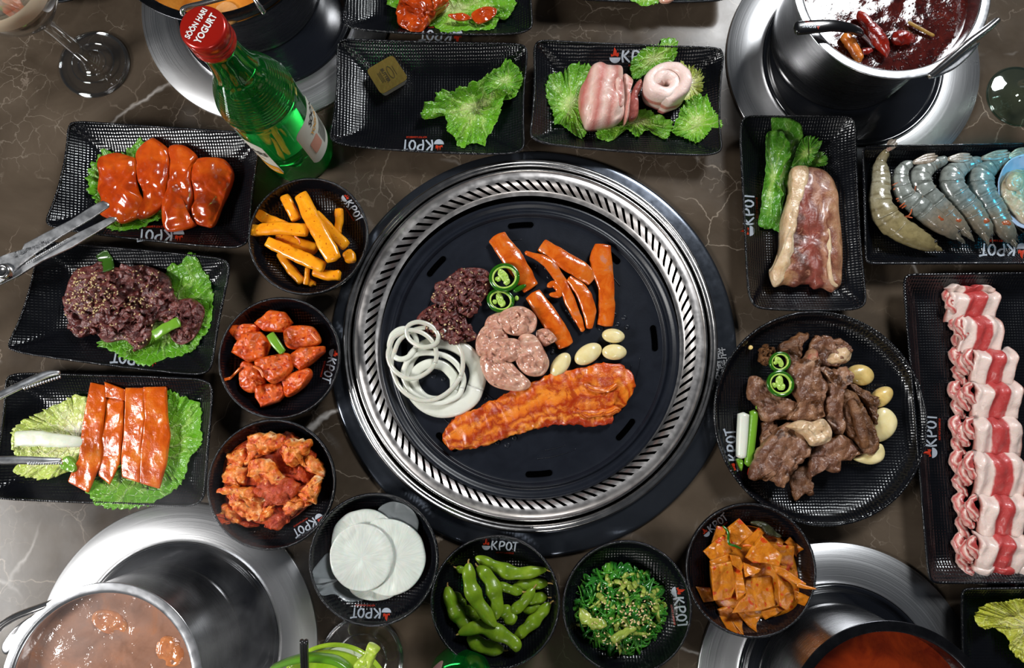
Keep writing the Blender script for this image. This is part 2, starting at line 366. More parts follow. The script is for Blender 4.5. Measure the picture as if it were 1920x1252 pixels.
# ---- printed emblem: half bowl, flame, four brush letters, small red line
def ribbon_poly(pts, w_, n=10):
    A = catmull(np.array([(a, b, 0) for a, b in pts]), n)[:, :2]; T = np.gradient(A, axis=0); T /= np.linalg.norm(T, axis=1)[:, None] + 1e-9
    Nn = np.column_stack([-T[:, 1], T[:, 0]]); W = np.interp(np.linspace(0, 1, n), np.linspace(0, 1, len(w_)), w_)[:, None] / 2
    V = np.vstack([A + Nn * W, A - Nn * W]); F = [(i, i + 1, i + 1 + n, i + n) for i in range(n - 1)]
    return V, F
def text_mesh(s, size=1.0, bold=0.0, shear=0.0):
    c = bpy.data.curves.new('text', 'FONT'); c.body = s; c.size = size; c.offset = bold; c.shear = shear; c.align_x = 'CENTER'; c.align_y = 'CENTER'; c.resolution_u = 3
    o = bpy.data.objects.new('text', c); C.objects.link(o); dg = bpy.context.evaluated_depsgraph_get()
    me = bpy.data.meshes.new_from_object(o.evaluated_get(dg)); V = np.array([v.co[:2] for v in me.vertices]).reshape(-1, 2); F = [tuple(p.vertices) for p in me.polygons]
    bpy.data.objects.remove(o); bpy.data.curves.remove(c); bpy.data.meshes.remove(me)
    return V, F
SMALL = text_mesh('HOT POT & BARBECUE', .30, .004)
def logo_shape():
    W_, R_ = [], []
    K = [([(.12, -.5), (.06, 0), (.16, .52)], (.17, .15, .2)), ([(.62, .5), (.36, .2), (.10, .02)], (.16, .15, .12)), ([(.16, .08), (.38, -.15), (.68, -.48)], (.12, .17, .15))]
    Pp = [([(.10, -.5), (.05, 0), (.14, .5)], (.15, .16, .18)), ([(.05, .42), (.38, .48), (.60, .30), (.45, .02), (.12, -.05)], (.14, .16, .2, .17, .12))]
    O = [([(.34, .47), (.10, .25), (.06, -.2), (.30, -.45), (.56, -.22), (.60, .2), (.36, .46)], (.15, .18, .17, .16, .18, .17, .15))]
    T_ = [([(-.02, .42), (.3, .44), (.66, .52)], (.16, .14, .18)), ([(.30, .44), (.26, 0), (.22, -.52)], (.16, .15, .13))]
    for ox, st in ((0, K), (.86, Pp), (1.62, O), (2.36, T_)):
        for pts, ww in st: W_.append(ribbon_poly([(a + ox, b) for a, b in pts], ww))
    # half bowl
    n = 14; a = np.linspace(PI, 2 * PI, n); rim = np.column_stack([np.cos(a) * .47, np.sin(a) * .47 - .08]); V = np.vstack([rim, np.column_stack([np.cos(a) * .2, np.full(n, -.08)])])
    V = V + np.array([-.55, 0]); W_.append((V, [(i, i + 1, i + 1 + n, i + n) for i in range(n - 1)]))
    fl = [(-.88, -.02), (-.90, .22), (-.74, .10), (-.66, .48), (-.60, .78), (-.42, .50), (-.40, .25), (-.26, .36), (-.22, .12), (-.30, -.02)]
    fl2 = np.array(fl); c = np.array([[-.55, .08]]); V = np.vstack([fl2, c]); k = len(fl); R_.append((V, [(i, (i + 1) % k, k) for i in range(k - 1)]))
    V, F = SMALL; R_.append((V * np.array([.62, .8]) + np.array([1.55, -.76]), F))
    return W_, R_
LW, LR = logo_shape()
def plot2(parts, key, cx, cy, ang, unit, z_in, mats, name, parent, groups, lift=.0004, sx=1.0):
    """lay flat printed shapes on a surface: pixel centre, angle in degrees (photo), unit metres"""
    a = math.radians(ang); c0 = P(cx, cy, z_in); Vs, Fs, n, fm = [], [], 0, []
    for gi, g in enumerate(groups):
        for V, F in g:
            x = V[:, 0] * unit * sx; y = V[:, 1] * unit; X = c0[0] + x * math.cos(a) - y * math.sin(a); Y = c0[1] + x * math.sin(a) + y * math.cos(a)
            if key:                                         # follow the curved surface of the dish
                k_ = unit / mpp(z_in) / unit; Q = []
                for xx, yy in zip(x, y):
                    u_, v_ = cx + (xx * math.cos(a) - yy * math.sin(a)) * k_, cy - (xx * math.sin(a) + yy * math.cos(a)) * k_
                    p0, p1 = Vector(P(u_, v_, .12)), Vector(P(u_, v_, .0)); h = BVH[key].ray_cast(p0, (p1 - p0).normalized())
                    Q.append(tuple(h[0] - (p1 - p0).normalized() * lift) if h[0] is not None else tuple(P(u_, v_, z_in + lift)))
                Vs.append(np.array(Q))
            else: Vs.append(np.column_stack([X, Y, np.full(len(X), z_in + lift)]))
            Fs += [[i + n for i in f] for f in F]; fm += [gi] * len(F); n += len(V)
    return mk(name, np.vstack(Vs), Fs, mats, parent, smooth=False, fm=fm)
def logo(key, parent, cx, cy, ang, wpx, z_in=.01):
    unit = wpx * mpp(z_in) / 4.1; mid = 1.05
    sh = lambda G: [(V - np.array([mid, 0]), F) for V, F in G]
    plot2(None, key, cx, cy, ang, unit, z_in, [M_['logow'], M_['logor']], 'logo', parent, [sh(LW), sh(LR)])

# ---- rectangular trays
def tray(label, k, TL, TR, BR, BL, zr=20, pinch=.035, pw=13, flatr=.030, name='serving_tray', group='black rectangular serving trays', lift=5, sag=.03):
    zr_ = zr / 1000; q = [P(*a, zr_) for a in cr(k, [TL, TR, BR, BL])]; c = sum(q) / 4
    W_ = np.linalg.norm(q[1] - q[0]); Hh = np.linalg.norm(q[3] - q[0])
    t = thing(name, label, 'tray', (c[0], c[1], 0), group)
    nu, nv = 61, 45; Us = np.sin(np.linspace(-1, 1, nu) * PI / 2 * .88) / math.sin(PI / 2 * .88); Vs_ = np.sin(np.linspace(-1, 1, nv) * PI / 2 * .88) / math.sin(PI / 2 * .88)
    V = np.zeros((nv, nu, 3))
    for j, v in enumerate(Vs_):
        for i, u in enumerate(Us):
            m = max(abs(u), abs(v)) + 1e-9; g = (abs(u) ** pw + abs(v) ** pw) ** (1 / pw); k_ = m / (g + 1e-15) if g > 1e-6 else 1.0; uu, vv = u * k_, v * k_
            d = min((1 - abs(u)) * W_ / 2, (1 - abs(v)) * Hh / 2)
            s = max(0.0, 1 - d / flatr); h = .0045 + (zr_ - .0045) * (s * s * (1.6 - .6 * s)) + lift / 1000 * (abs(u) * abs(v)) ** 3 * s
            h -= sag * .1 * s * ((1 - u * u) + (1 - v * v)) * .5 * zr_
            px = uu * (1 - pinch * (1 - vv * vv)); py = vv * (1 + pinch * .8 * (1 - uu * uu) * (1 if pinch > 0 else 0)) if pinch > 0 else vv
            a, b = (px + 1) / 2, (1 - py) / 2
            p = (q[0] * (1 - a) + q[1] * a) * (1 - b) + (q[3] * (1 - a) + q[2] * a) * b
            V[j, i] = (p[0], p[1], h)
    top = V.reshape(-1, 3); bot = top.copy(); cc = c.copy(); cc[2] = 0; bot[:, :2] = cc[:2] + (bot[:, :2] - cc[:2]) * .985; bot[:, 2] = np.maximum(bot[:, 2] - .0032, .0009)
    n = len(top); F = [(j * nu + i, (j + 1) * nu + i, (j + 1) * nu + i + 1, j * nu + i + 1)[::-1] for j in range(nv - 1) for i in range(nu - 1)]
    if (np.cross(top[1] - top[0], top[nu] - top[0]))[2] > 0: pass
    edge = [i for i in range(nu)] + [j * nu + nu - 1 for j in range(1, nv)] + [(nv - 1) * nu + i for i in range(nu - 2, -1, -1)] + [j * nu for j in range(nv - 2, 0, -1)]
    E_ = [(edge[i], edge[(i + 1) % len(edge)], edge[(i + 1) % len(edge)] + n, edge[i] + n) for i in range(len(edge))]
    up = F if np.cross(top[F[0][1]] - top[F[0][0]], top[F[0][2]] - top[F[0][0]])[2] > 0 else [f[::-1] for f in F]
    mk('tray_body', np.vstack([top, bot]), up + [tuple(x + n for x in f[::-1]) for f in up] + E_, M_['mel'], t)
    bvh_add(label, top, up)
    # beaded rim: closed tube with small knurls
    R = lin(top[edge], 900); T = np.roll(R, -1, 0) - np.roll(R, 1, 0); T /= np.linalg.norm(T, axis=1)[:, None]
    rings = []; M = 6; Nn = np.cross(T, (0, 0, 1)); kn = .00125 + .00022 * np.sign(np.sin(np.arange(900) * PI / 1.5))
    for a in np.linspace(0, 2 * PI, M, endpoint=False): rings.append(R + Nn * (np.cos(a) * kn)[:, None] + np.array([0, 0, 1]) * (np.sin(a) * kn)[:, None])
    Vr = np.stack(rings, 1).reshape(-1, 3); Fr = [(i * M + j, i * M + (j + 1) % M, ((i + 1) % 900) * M + (j + 1) % M, ((i + 1) % 900) * M + j) for i in range(900) for j in range(M)]
    mk('beaded_rim', Vr, Fr, M_['mel'], t)
    # foot ring
    f = [cc + (p - cc) * .45 for p in (q[0], q[1], q[2], q[3])]; B = lin(np.array([(p[0], p[1], 0) for p in f]), 60)
    rr = []
    for s, z in ((1, 0.0), (1, .002), (.93, .002), (.93, 0.0)): x = cc + (B - cc) * s; x[:, 2] = z; rr.append(x)
    mk('foot_ring', np.vstack(rr), grid_faces(4, 60), M_['mel'], t)
    return t, label
def bowl(label, cx, cy, rpx, depth=28, floor=.62, name='side_dish_bowl', group='small round black side dish bowls', fl=5, bead=220):
    z = depth / 1000; c = P(cx, cy, z); r = rpx * mpp(z) * (1 + (cy - 626) / 1280 * -.12); rr = abs(P(cx + rpx, cy, z)[0] - P(cx - rpx, cy, z)[0]) / 2; r = rr
    t = thing(name, label, 'bowl' if name != 'round_plate' else 'plate', (c[0], c[1], 0), group); f = fl / 1000
    pr = bez([(r * .004, f), (r * floor * .6, f), (r * floor, f + .001), (r * (floor * .35 + .65), f + (z - f) * .36), (r * .955, z * .88), (r * .985, z)], 6)
    V, F, U = lathe(pr, c, 120); mk('bowl_body', *join([(V, F, U)])[:2], M_['mel'], t, uv=U); bvh_add(label, V, [g for g in F])
    pr2 = [(r * .985, z), (r * .995, z - .0012)] + [(a_ + .0016, b_ - .0016) for a_, b_ in pr[::-1][3:] if a_ > r * .52] + [(r * .5, .0015), (r * .5, 0), (r * .46, 0), (r * .45, .0015), (r * .004, .0018)]
    V, F, U = lathe(pr2, c, 96); mk('bowl_underside', V, F, M_['mel'], t)
    n = 720; a = np.arange(n) * 2 * PI / n; kn = .0013 + .00022 * np.sign(np.sin(np.arange(n) * PI / 1.5)); M = 6; R = []
    for b in np.linspace(0, 2 * PI, M, endpoint=False):
        rr_ = r * .985 + np.cos(b) * kn; R.append(np.column_stack([c[0] + rr_ * np.cos(a), c[1] + rr_ * np.sin(a), z + np.sin(b) * kn]))
    Vr = np.stack(R, 1).reshape(-1, 3); Fr = [(i * M + j, i * M + (j + 1) % M, ((i + 1) % n) * M + (j + 1) % M, ((i + 1) % n) * M + j) for i in range(n) for j in range(M)]
    mk('beaded_rim', Vr, Fr, M_['mel'], t)
    return t, label

TR = {}
TR[1] = tray('black tray of orange marinated chicken, under the scissors', 'X', (133, 230), (492, 254), (468, 468), (86, 426))
TR[2] = tray('black tray of raw sesame beef, between two trays at the left', 'X', (76, 455), (438, 488), (398, 705), (15, 657))
TR[3] = tray('black tray of sauced squid sheets at the left edge with tongs over it', 'X', (17, 700), (404, 712), (385, 948), (-22, 932), pinch=.02)
TR[4] = tray('nearly empty black tray with a butter cup and one lettuce leaf', 'X', (633, 77), (991, 87), (984, 291), (617, 272))
TR[5] = tray('black tray of rolled raw pork on lettuce, above the grill', 'X', (1000, 79), (1357, 94), (1353, 294), (991, 268))
TR[6] = tray('black tray of red sauced chicken cut off by the top edge', 'X', (655, -140), (1000, -140), (1000, 66), (641, 56))
TR[7] = tray('black tray cut off by the top edge with only its lower rim showing', 'X', (1040, -190), (1372, -190), (1373, 4), (1022, -4))
TR[8] = tray('upright black tray of seared short rib and folded lettuce', 'X', (1384, 221), (1601, 222), (1622, 579), (1402, 577), pinch=.022)
TR[9] = tray('black tray of whole raw shrimp at the right edge', 'X', (1618, 275), (2010, 268), (2018, 493), (1624, 494), pinch=0, pw=30, flatr=.018, lift=0, sag=0)
TR[10] = tray('long black tray of sliced lamb rolls at the right edge', 'X', (1693, 515), (1995, 512), (2030, 1092), (1742, 1092), pinch=0, pw=26, flatr=.020, lift=0, sag=0)
TR[11] = tray('black tray of napa cabbage in the bottom right corner', 'X', (1803, 1104), (2080, 1100), (2090, 1420), (1810, 1420), pinch=0, pw=26, flatr=.020, lift=0, sag=0)
TR[12] = tray('black tray edge at the top left corner beside the drink glass', 'X', (40, -190), (230, -190), (150, -2), (52, 4))
BW = {}
BW[1] = bowl('black bowl of yellow pickled radish sticks, below the green bottle', 578, 442, 112)
BW[2] = bowl('black bowl of cubed radish kimchi, second bowl down left of the grill', 524, 670, 114)
BW[3] = bowl('black bowl of cabbage kimchi, lower left of the grill', 509, 907, 120)
BW[4] = bowl('black bowl of thin white radish discs', 701, 1048, 121)
BW[5] = bowl('black bowl of green edamame pods', 929, 1128, 121)
BW[6] = bowl('black bowl of green seaweed salad', 1176, 1138, 121)
BW[7] = bowl('black bowl of orange fish cake sheets', 1408, 1068, 122)
BW[8] = bowl('large round black plate of grilled beef, right of the grill', 1538, 781, 201, depth=21, floor=.70, name='round_plate', group='round black plate', fl=5)
for n_, a in ((1, (300, 441, 180, 90)), (2, (250, 673, 174, 90)), (4, (791, 272, 180, 82)), (5, (1189, 106, 0, 92)), (6, (825, 66, 180, 84)), (8, (1404, 400, 90, 84)), (9, (1880, 468, 180, 92)), (10, (1746, 815, 90, 86))):
    logo(TR[n_][1], TR[n_][0], *a)
for n_, a in ((1, (661, 390, -56, 60)), (2, (619, 687, -105, 66)), (3, (577, 985, -148, 66)), (4, (694, 1149, 179, 78)), (5, (939, 1023, -3, 70)), (6, (1275, 1140, -80, 82)), (7, (1341, 984, 40, 58)), (8, (1374, 842, 99, 84))):
    logo(BW[n_][1], BW[n_][0], *a, z_in=.018)

# ================================================================ grill
GC = P(1000, 660, .0)
def grill():
    t = thing('table_grill', 'round built-in table grill with steel rings and dark pan in the middle', 'grill', (GC[0], GC[1], 0)); c = P(1000, 650, .003)
    V, F, U = lathe(bez([(.1925, 0), (.1925, .002), (.1905, .0042), (.184, .0050), (.176, .0056), (.170, .006)], 4), c, 160); mk('outer_flange', V, F, M_['flange'], t, uv=U)
    c = P(994, 637, .011)
    V, F, U = lathe(bez([(.1766, .004), (.1764, .0075), (.1757, .0100), (.1744, .0114), (.1730, .0116), (.1718, .0108), (.1706, .0112), (.1696, .0112), (.1684, .0100), (.1680, .0085)], 3), c, 360); mk('outer_ring', V, F, M_['chrome'], t, uv=U, label='polished steel ring')
    V, F, U = lathe([(.1690, .0070), (.1690, .0078), (.1640, .0078), (.1640, .0070)], c, 160); mk('ring_gap', V, F, M_['black'], t)
    V, F, U = lathe(bez([(.1655, .0075), (.1655, .0118), (.1646, .0140), (.1632, .0140), (.1622, .0118)], 4), c, 360); mk('inner_ring', V, F, M_['chrome'], t, label='narrow polished steel ring')
    # slotted wall with real openings
    n = 100; sub = 8; rows = [(.1626, .0120), (.1600, .0132), (.1572, .0134), (.1545, .0130), (.1520, .0116), (.1498, .0098), (.1478, .0076), (.1462, .0056), (.1450, .0046), (.1415, .0040)]
    V = []; F = []; m = n * sub
    for ri, (r, z) in enumerate(rows):
        sh = -ri * .30 * 2 * PI / n
        for j in range(m): a = 2 * PI * j / m + sh; V.append((c[0] + r * math.cos(a), c[1] + r * math.sin(a), z))
    for ri in range(len(rows) - 1):
        for j in range(m):
            if 3 <= ri <= 6 and j % sub in (0, 1, 2): continue
            F.append((ri * m + j, ri * m + (j + 1) % m, (ri + 1) * m + (j + 1) % m, (ri + 1) * m + j))
    mk('slotted_wall', V, F, M_['slotm'], t, label='slotted steel wall')
    V, F, U = lathe([(.1610, .0042), (.1460, .0012), (.1300, .0010)], c, 120); mk('dark_backing', V, F, M_['black'], t)  # backing cone, black to stand for the shade behind the wall slots
    pr = bez([(.1405, .0020), (.1408, .0075), (.1395, .0088), (.1375, .0086), (.1340, .0062), (.1312, .0064), (.1296, .0082), (.1280, .0084), (.1262, .0066), (.1230, .0052), (.100, .0048), (.05, .0047), (.0005, .0047)], 4)
    pan_V, F, U = lathe(pr, P(993, 650, 0.005), 200); pc = P(993, 650, .005); mk('grill_pan', pan_V, F, M_['iron'], t, uv=U, label='dark round pan with raised dots')
    for k_ in range(8):
        a = math.radians(90 + k_ * 45 + 4); pts = [(pc[0] + .1180 * math.cos(a + d), pc[1] + .1180 * math.sin(a + d), .0056) for d in np.linspace(-.105, .105, 7)]
        V, F, U = loft(pts, .0055, .0008, e=6, cap=.5); mk('slot_dark_inlay', V, F, M_['black'], t)  # solid black inlays: the shade inside the drain openings is put into the colour
    # raised dots and ribs pressed in the pan
    parts = []
    for k_ in range(6):
        a0 = k_ * PI / 3 + .25
        for i, (dr, da) in enumerate([(.078, -.06), (.078, .06), (.086, -.11), (.086, 0), (.086, .11), (.070, 0), (.094, -.05), (.094, .05), (.078, .2), (.078, -.2)]):
            a = a0 + da; x, y = pc[0] + dr * math.cos(a), pc[1] + dr * math.sin(a)
            parts.append(lathe([(.0026, 0), (.0022, .0005), (.0014, .0007), (.0009, .0004), (.0001, .0004)], (x, y), 14, .0048))
        for r_, s_ in ((.104, .18), (.060, .25), (.097, .10)):
            parts.append(loft([(pc[0] + r_ * math.cos(a0 + .52 + d), pc[1] + r_ * math.sin(a0 + .52 + d), .0048) for d in np.linspace(-s_, s_, 7)], .0012, .0012, M=6))
    for i in range(60):
        a = 2 * PI * i / 60; r_ = .022 + .014 * (i % 4); parts.append(lathe([(.0022, 0), (.0018, .0006), (.0001, .0008)], (pc[0] + r_ * math.cos(a * 3.7), pc[1] + r_ * math.sin(a * 3.7)), 10, .0047))
    V, F, U = join(parts); mk('pan_embossing', V, F, M_['iron'], t, kind='stuff')
    g = text_mesh('nuoo', 1.0, .03); V, F = g; V = V * np.array([1.25, 1]); h = text_mesh('澳牌', 1.05, .01)
    plot2(None, None, 1345, 712, 101, .0085, .0061, [M_['flangeprint']], 'maker_name', t, [[(V, F)]], lift=.0003)
    plot2(None, None, 1354, 674, 98, .0112, .0061, [M_['flangeprint']], 'maker_characters', t, [[h]], lift=.0003)
grill()

# ================================================================ hot pot burners and pots
def burner(label, cx, cy, r=.1262, gap=.090):
    c = P(cx, cy, .003); t = thing('induction_burner', label, 'burner', (c[0], c[1], 0), 'built-in hot pot burners')
    V, F, U = lathe([(r, 0), (r, .0024), (r - .0006, .003), (gap + .004, .003), (gap + .0005, .0032), (gap, .0026), (gap, .001)], c, 160); mk('steel_ring', V, F, M_['steel'], t, uv=U)
    V, F, U = lathe([(gap + .0003, .0012), (.0003, .0012)], c, 96); mk('glass_disc', V, F, M_['blackglass'], t)
    V, F, U = lathe(bez([(gap - .0002, .0012), (gap - .001, .0042), (gap - .0035, .0044), (gap - .006, .0022), (gap - .008, .0014)], 3), c, 128); mk('seal_lip', V, F, M_['blackglass'], t)
    return t
burner('steel ringed burner at the top right under the chili oil pot', 1600, 113)
burner('steel ringed burner at the top left behind the green bottle', 500, 5)
burner('bright steel ringed burner at the bottom left under the steaming pot', 331, 1212, gap=.0915)
burner('steel ringed burner at the bottom right below the fish cake bowl', 1573, 1290)
def pot(label, cx, cy, rpx, h, liquid, lv, base, rb=.0725, rimm=None, lname='broth'):
    """rim centre and radius in pixels at height h (m); base centre shifted so that the outline matches"""
    c = P(cx, cy, h); r = abs(P(cx + rpx, cy, h)[0] - P(cx - rpx, cy, h)[0]) / 2; b = P(*base, .0015)
    t = thing('hot_pot', label, 'pot', (c[0], c[1], .0015), 'steel hot pots')
    pr = bez([(rb * .05, .002), (rb - .006, .002), (rb, .006), (rb + .001, h * .5), (r - .007, h - .004), (r - .0045, h - .0012)], 4)
    V, F, U = lathe(pr, c, 128); mk('pot_wall', V, F, M_['pot'], t, uv=U * np.array([1, 1]))
    V, F, U = lathe(bez([(r - .0045, h - .0025), (r - .001, h - .0020), (r, h - .0004), (r - .0012, h), (r - .0075, h - .0003), (r - .0088, h - .003), (r - .0095, h - .012), (r - .011, lv - .004)], 3), c, 128)
    mk('pot_rim', V, F, rimm or M_['rimsteel'], t, label='bright rolled rim')
    n = 40; R = r - .0098; V = []; F = []; m = 96
    for i in range(n + 1):
        q = i / n * R
        for j in range(m): a = 2 * PI * j / m; V.append((c[0] + q * math.cos(a), c[1] + q * math.sin(a), lv))
    V = np.array(V); V[:, 2] += fbm(V, 60, 3, 3) * .0007
    mk(lname, V, grid_faces(n + 1, m)[::-1], liquid, t)
    return t, c, r

# ================================================================ food materials
F_ = {}
F_['chicken'] = food('red_sauced_chicken', [(.25, (.24, .018, .001)), (.5, (.46, .048, .0025)), (.72, (.60, .10, .006)), (.85, (.66, .18, .016))], 45, .24, .9, .38, 190, .0012, sss=.1)
F_['sauce'] = food('orange_sauced_squid', [(.25, (.34, .035, .002)), (.5, (.62, .10, .004)), (.62, (.70, .18, .015)), (.72, (.48, .22, .13)), (.85, (.42, .24, .19))], 48, .22, .9, .5, 330, .0010, sss=.2)
F_['squid'] = food('glazed_squid_strip', [(.25, (.34, .035, .002)), (.48, (.58, .10, .005)), (.60, (.64, .15, .014)), (.72, (.46, .20, .14))], 60, .20, .85, .35, 260, .001, sss=.2)
F_['belly0'] = food('marinated_pork_belly', [(.25, (.16, .012, .001)), (.42, (.46, .050, .003)), (.58, (.70, .15, .008)), (.75, (.80, .28, .03))], 70, .28, .7, 1.0, 420, .0022, sss=.15, spots=[((.20, .01, .001), 260, .60)])
F_['bulgogi'] = food('raw_marinated_beef', [(.25, (.032, .006, .005)), (.48, (.11, .020, .017)), (.66, (.20, .055, .042)), (.82, (.46, .25, .18))], 150, .26, .7, .9, 500, .0015, sss=.1)
F_['rawchicken'] = food('raw_chicken', [(.25, (.36, .15, .11)), (.45, (.54, .27, .19)), (.65, (.64, .40, .29)), (.85, (.70, .54, .42))], 60, .22, .9, .5, 220, .0014, sss=.35)
F_['radish'] = food('yellow_pickled_radish', [(.3, (.78, .24, .004)), (.6, (.88, .36, .010)), (.85, (.92, .47, .03))], 60, .28, .5, .25, 400, .0006, sss=.3, sssc=(1, .5, .1), spots=[((.45, .03, .003), 420, .66), ((.25, .02, .002), 900, .70)])
F_['kkak'] = food('cubed_radish_kimchi', [(.22, (.38, .025, .002)), (.45, (.66, .085, .006)), (.65, (.80, .19, .025)), (.85, (.86, .38, .13))], 60, .26, .7, .7, 420, .0012, sss=.3, spots=[((.35, .012, .001), 330, .60)])
F_['kimchi'] = food('cabbage_kimchi', [(.22, (.42, .030, .002)), (.40, (.72, .11, .006)), (.54, (.84, .29, .045)), (.68, (.84, .56, .30)), (.85, (.84, .66, .42))], 75, .24, .8, 1.0, 300, .0022, sss=.3, spots=[((.45, .02, .002), 300, .62)])
F_['kimchired'] = food('red_kimchi_heart', [(.3, (.40, .022, .002)), (.6, (.62, .080, .005)), (.8, (.72, .20, .03))], 110, .24, .8, 1.0, 380, .003, sss=.2)
F_['fish'] = food('fish_cake_sheet', [(.25, (.34, .075, .003)), (.5, (.56, .175, .009)), (.75, (.68, .27, .022))], 70, .26, .75, .6, 350, .0012, sss=.15, spots=[((.52, .05, .004), 160, .60)])
F_['white'] = None
def discmat():
    m, nt, N, L, bs = nodes('pickled_white_radish'); uv = tc(nt, 'UV'); v = tc(nt)
    mp = N.new('ShaderNodeMapping'); mp.inputs['Scale'].default_value = (2.2, 70, 1); L.new(uv, mp.inputs['Vector']); f = noise_n(nt, mp.outputs[0], 1.0, 4, .6)
    L.new(ramp(nt, f, [(.3, (.60, .63, .57)), (.7, (.74, .76, .70))]), bs.inputs['Base Color']); setv(bs, Roughness=.3, Coat_Weight=.3, Subsurface_Weight=.3, Subsurface_Scale=.004)
    bump(nt, bs, mth(nt, 'ADD', f, noise_n(nt, v, 300, 3)), .35, .0005); return m
F_['disc'] = discmat()
F_['discthin'] = flat('translucent_radish', (.50, .54, .56), .25, coat=.4, trans=.62, ior=1.2, bmp=.4, bsc=350)
F_['eda'] = food('edamame_pod', [(.3, (.10, .19, .006)), (.6, (.19, .30, .014)), (.8, (.30, .41, .04))], 55, .33, .25, .35, 320, .0008, sss=.2, sssc=(.4, 1, .1))
F_['stem'] = food('dry_stem', [(.3, (.22, .12, .03)), (.7, (.45, .32, .10))], 300, .6, 0, .4, 900, .0004)
F_['weed'] = food('seaweed_strand', [(.25, (.005, .060, .016)), (.5, (.030, .19, .016)), (.75, (.13, .34, .03))], 70, .18, .7, .2, 400, .0005, sss=.2, sssc=(.3, 1, .2))
F_['weedpale'] = food('pale_seaweed_stem', [(.3, (.16, .24, .02)), (.6, (.36, .42, .08)), (.8, (.50, .50, .16))], 120, .25, .6, .5, 400, .0008, sss=.2, sssc=(.5, 1, .2))
F_['sesame'] = food('sesame_seed', [(.3, (.52, .34, .13)), (.7, (.76, .60, .33))], 300, .4, .2, 0)
F_['steak'] = food('grilled_beef', [(.24, (.045, .015, .006)), (.40, (.13, .050, .026)), (.56, (.26, .122, .062)), (.74, (.48, .28, .16))], 42, .28, .8, 1.0, 260, .0024, spots=[((.070, .022, .004), 75, .58), ((.40, .07, .05), 30, .67)])
F_['steakbrown'] = food('browned_beef', [(.25, (.050, .018, .006)), (.5, (.13, .050, .018)), (.75, (.27, .125, .05))], 70, .30, .6, 1.1, 320, .0022)
F_['fat'] = food('beef_fat', [(.25, (.42, .24, .11)), (.5, (.60, .42, .25)), (.8, (.74, .60, .42))], 60, .26, .6, .6, 300, .0015, sss=.3)
F_['garlic'] = food('garlic_clove', [(.3, (.72, .58, .25)), (.6, (.82, .72, .42)), (.85, (.86, .80, .58))], 50, .26, .5, .15, 300, .0004, sss=.4, sssc=(1, .7, .3))
F_['garlicdark'] = food('grilled_garlic', [(.3, (.52, .34, .09)), (.6, (.74, .56, .22)), (.85, (.82, .68, .36))], 60, .28, .5, .15, 300, .0004, sss=.3)
F_['jal'] = flat('jalapeno_skin', (.018, .11, .004), .18, coat=.6, bmp=.1); F_['jalin'] = food('jalapeno_flesh', [(.3, (.24, .42, .04)), (.7, (.52, .68, .16))], 200, .25, .4, .4, 500, .0008, sss=.3, sssc=(.5, 1, .2))
F_['onion'] = food('white_onion', [(.3, (.58, .60, .50)), (.6, (.74, .74, .66)), (.9, (.80, .72, .52))], 30, .25, .5, .25, 200, .0006, sss=.45, sssc=(1, 1, .8))
F_['onionthin'] = food('translucent_onion', [(.3, (.62, .62, .52)), (.6, (.76, .75, .66)), (.85, (.72, .42, .16))], 26, .2, .6, .25, 200, .0006, sss=.3, trans=.25)
F_['shrimp'] = food('raw_shrimp', [(.25, (.13, .125, .10)), (.5, (.22, .225, .20)), (.75, (.34, .335, .29))], 60, .18, .9, .35, 260, .001, sss=.3, sssc=(.8, .8, .8), spots=[((.30, .20, .06), 40, .62)])
F_['shrimpy'] = food('yellowish_shrimp', [(.25, (.20, .15, .05)), (.5, (.33, .27, .12)), (.75, (.44, .40, .28))], 50, .18, .9, .35, 260, .001, sss=.3, sssc=(.9, .8, .5))
F_['shrimpfan'] = food('shrimp_tail', [(.3, (.16, .12, .08)), (.6, (.30, .25, .20)), (.8, (.42, .12, .07))], 90, .2, .8, .4, 500, .001)
F_['shrimpleg'] = flat('shrimp_leg', (.52, .13, .05), .25, coat=.6, sss=.2)
F_['shrimpred'] = food('shrimp_roe', [(.3, (.24, .045, .015)), (.7, (.40, .10, .035))], 90, .2, .8, .2, 300, .001)
F_['shell'] = flat('pearly_shell', (.42, .46, .60), .22, coat=.7, bmp=.2, bsc=150); F_['mussel'] = food('mussel_flesh', [(.3, (.30, .22, .13)), (.6, (.55, .45, .30)), (.85, (.66, .58, .42))], 60, .22, .7, .6, 200, .0015, sss=.3)
F_['let'] = lettuce_mat('green_leaf_lettuce'); F_['lets'] = lettuce_mat('bright_lettuce', (.10, .30, .010), (.20, .42, .03), (.50, .60, .22))
F_['rom'] = lettuce_mat('romaine_leaf', (.045, .17, .008), (.09, .26, .015), (.30, .42, .10), .3); F_['napa'] = lettuce_mat('napa_leaf', (.42, .52, .10), (.62, .66, .26), (.80, .80, .60))
F_['napay'] = lettuce_mat('yellow_napa', (.52, .55, .05), (.62, .62, .12), (.78, .76, .42))
F_['rib'] = food('white_leaf_rib', [(.3, (.62, .66, .48)), (.7, (.80, .82, .70))], 50, .3, .4, .3, 150, .001, sss=.3)
F_['scal'] = flat('green_onion', (.16, .36, .025), .28, coat=.4, bmp=.4, bsc=260); F_['scalw'] = flat('white_green_onion', (.74, .76, .66), .28, coat=.4, sss=.3)
F_['scald'] = flat('dark_green_onion', (.035, .11, .008), .28, coat=.5, bmp=.4, bsc=260)
F_['carrot'] = flat('carrot_shred', (.70, .13, .008), .3, coat=.4); F_['dark'] = food('dark_kelp', [(.3, (.008, .010, .004)), (.7, (.05, .05, .02))], 90, .25, .6, .5)
F_['char'] = food('charred_bit', [(.3, (.05, .015, .004)), (.7, (.28, .12, .04))], 300, .5, .3, 1, 600, .002)
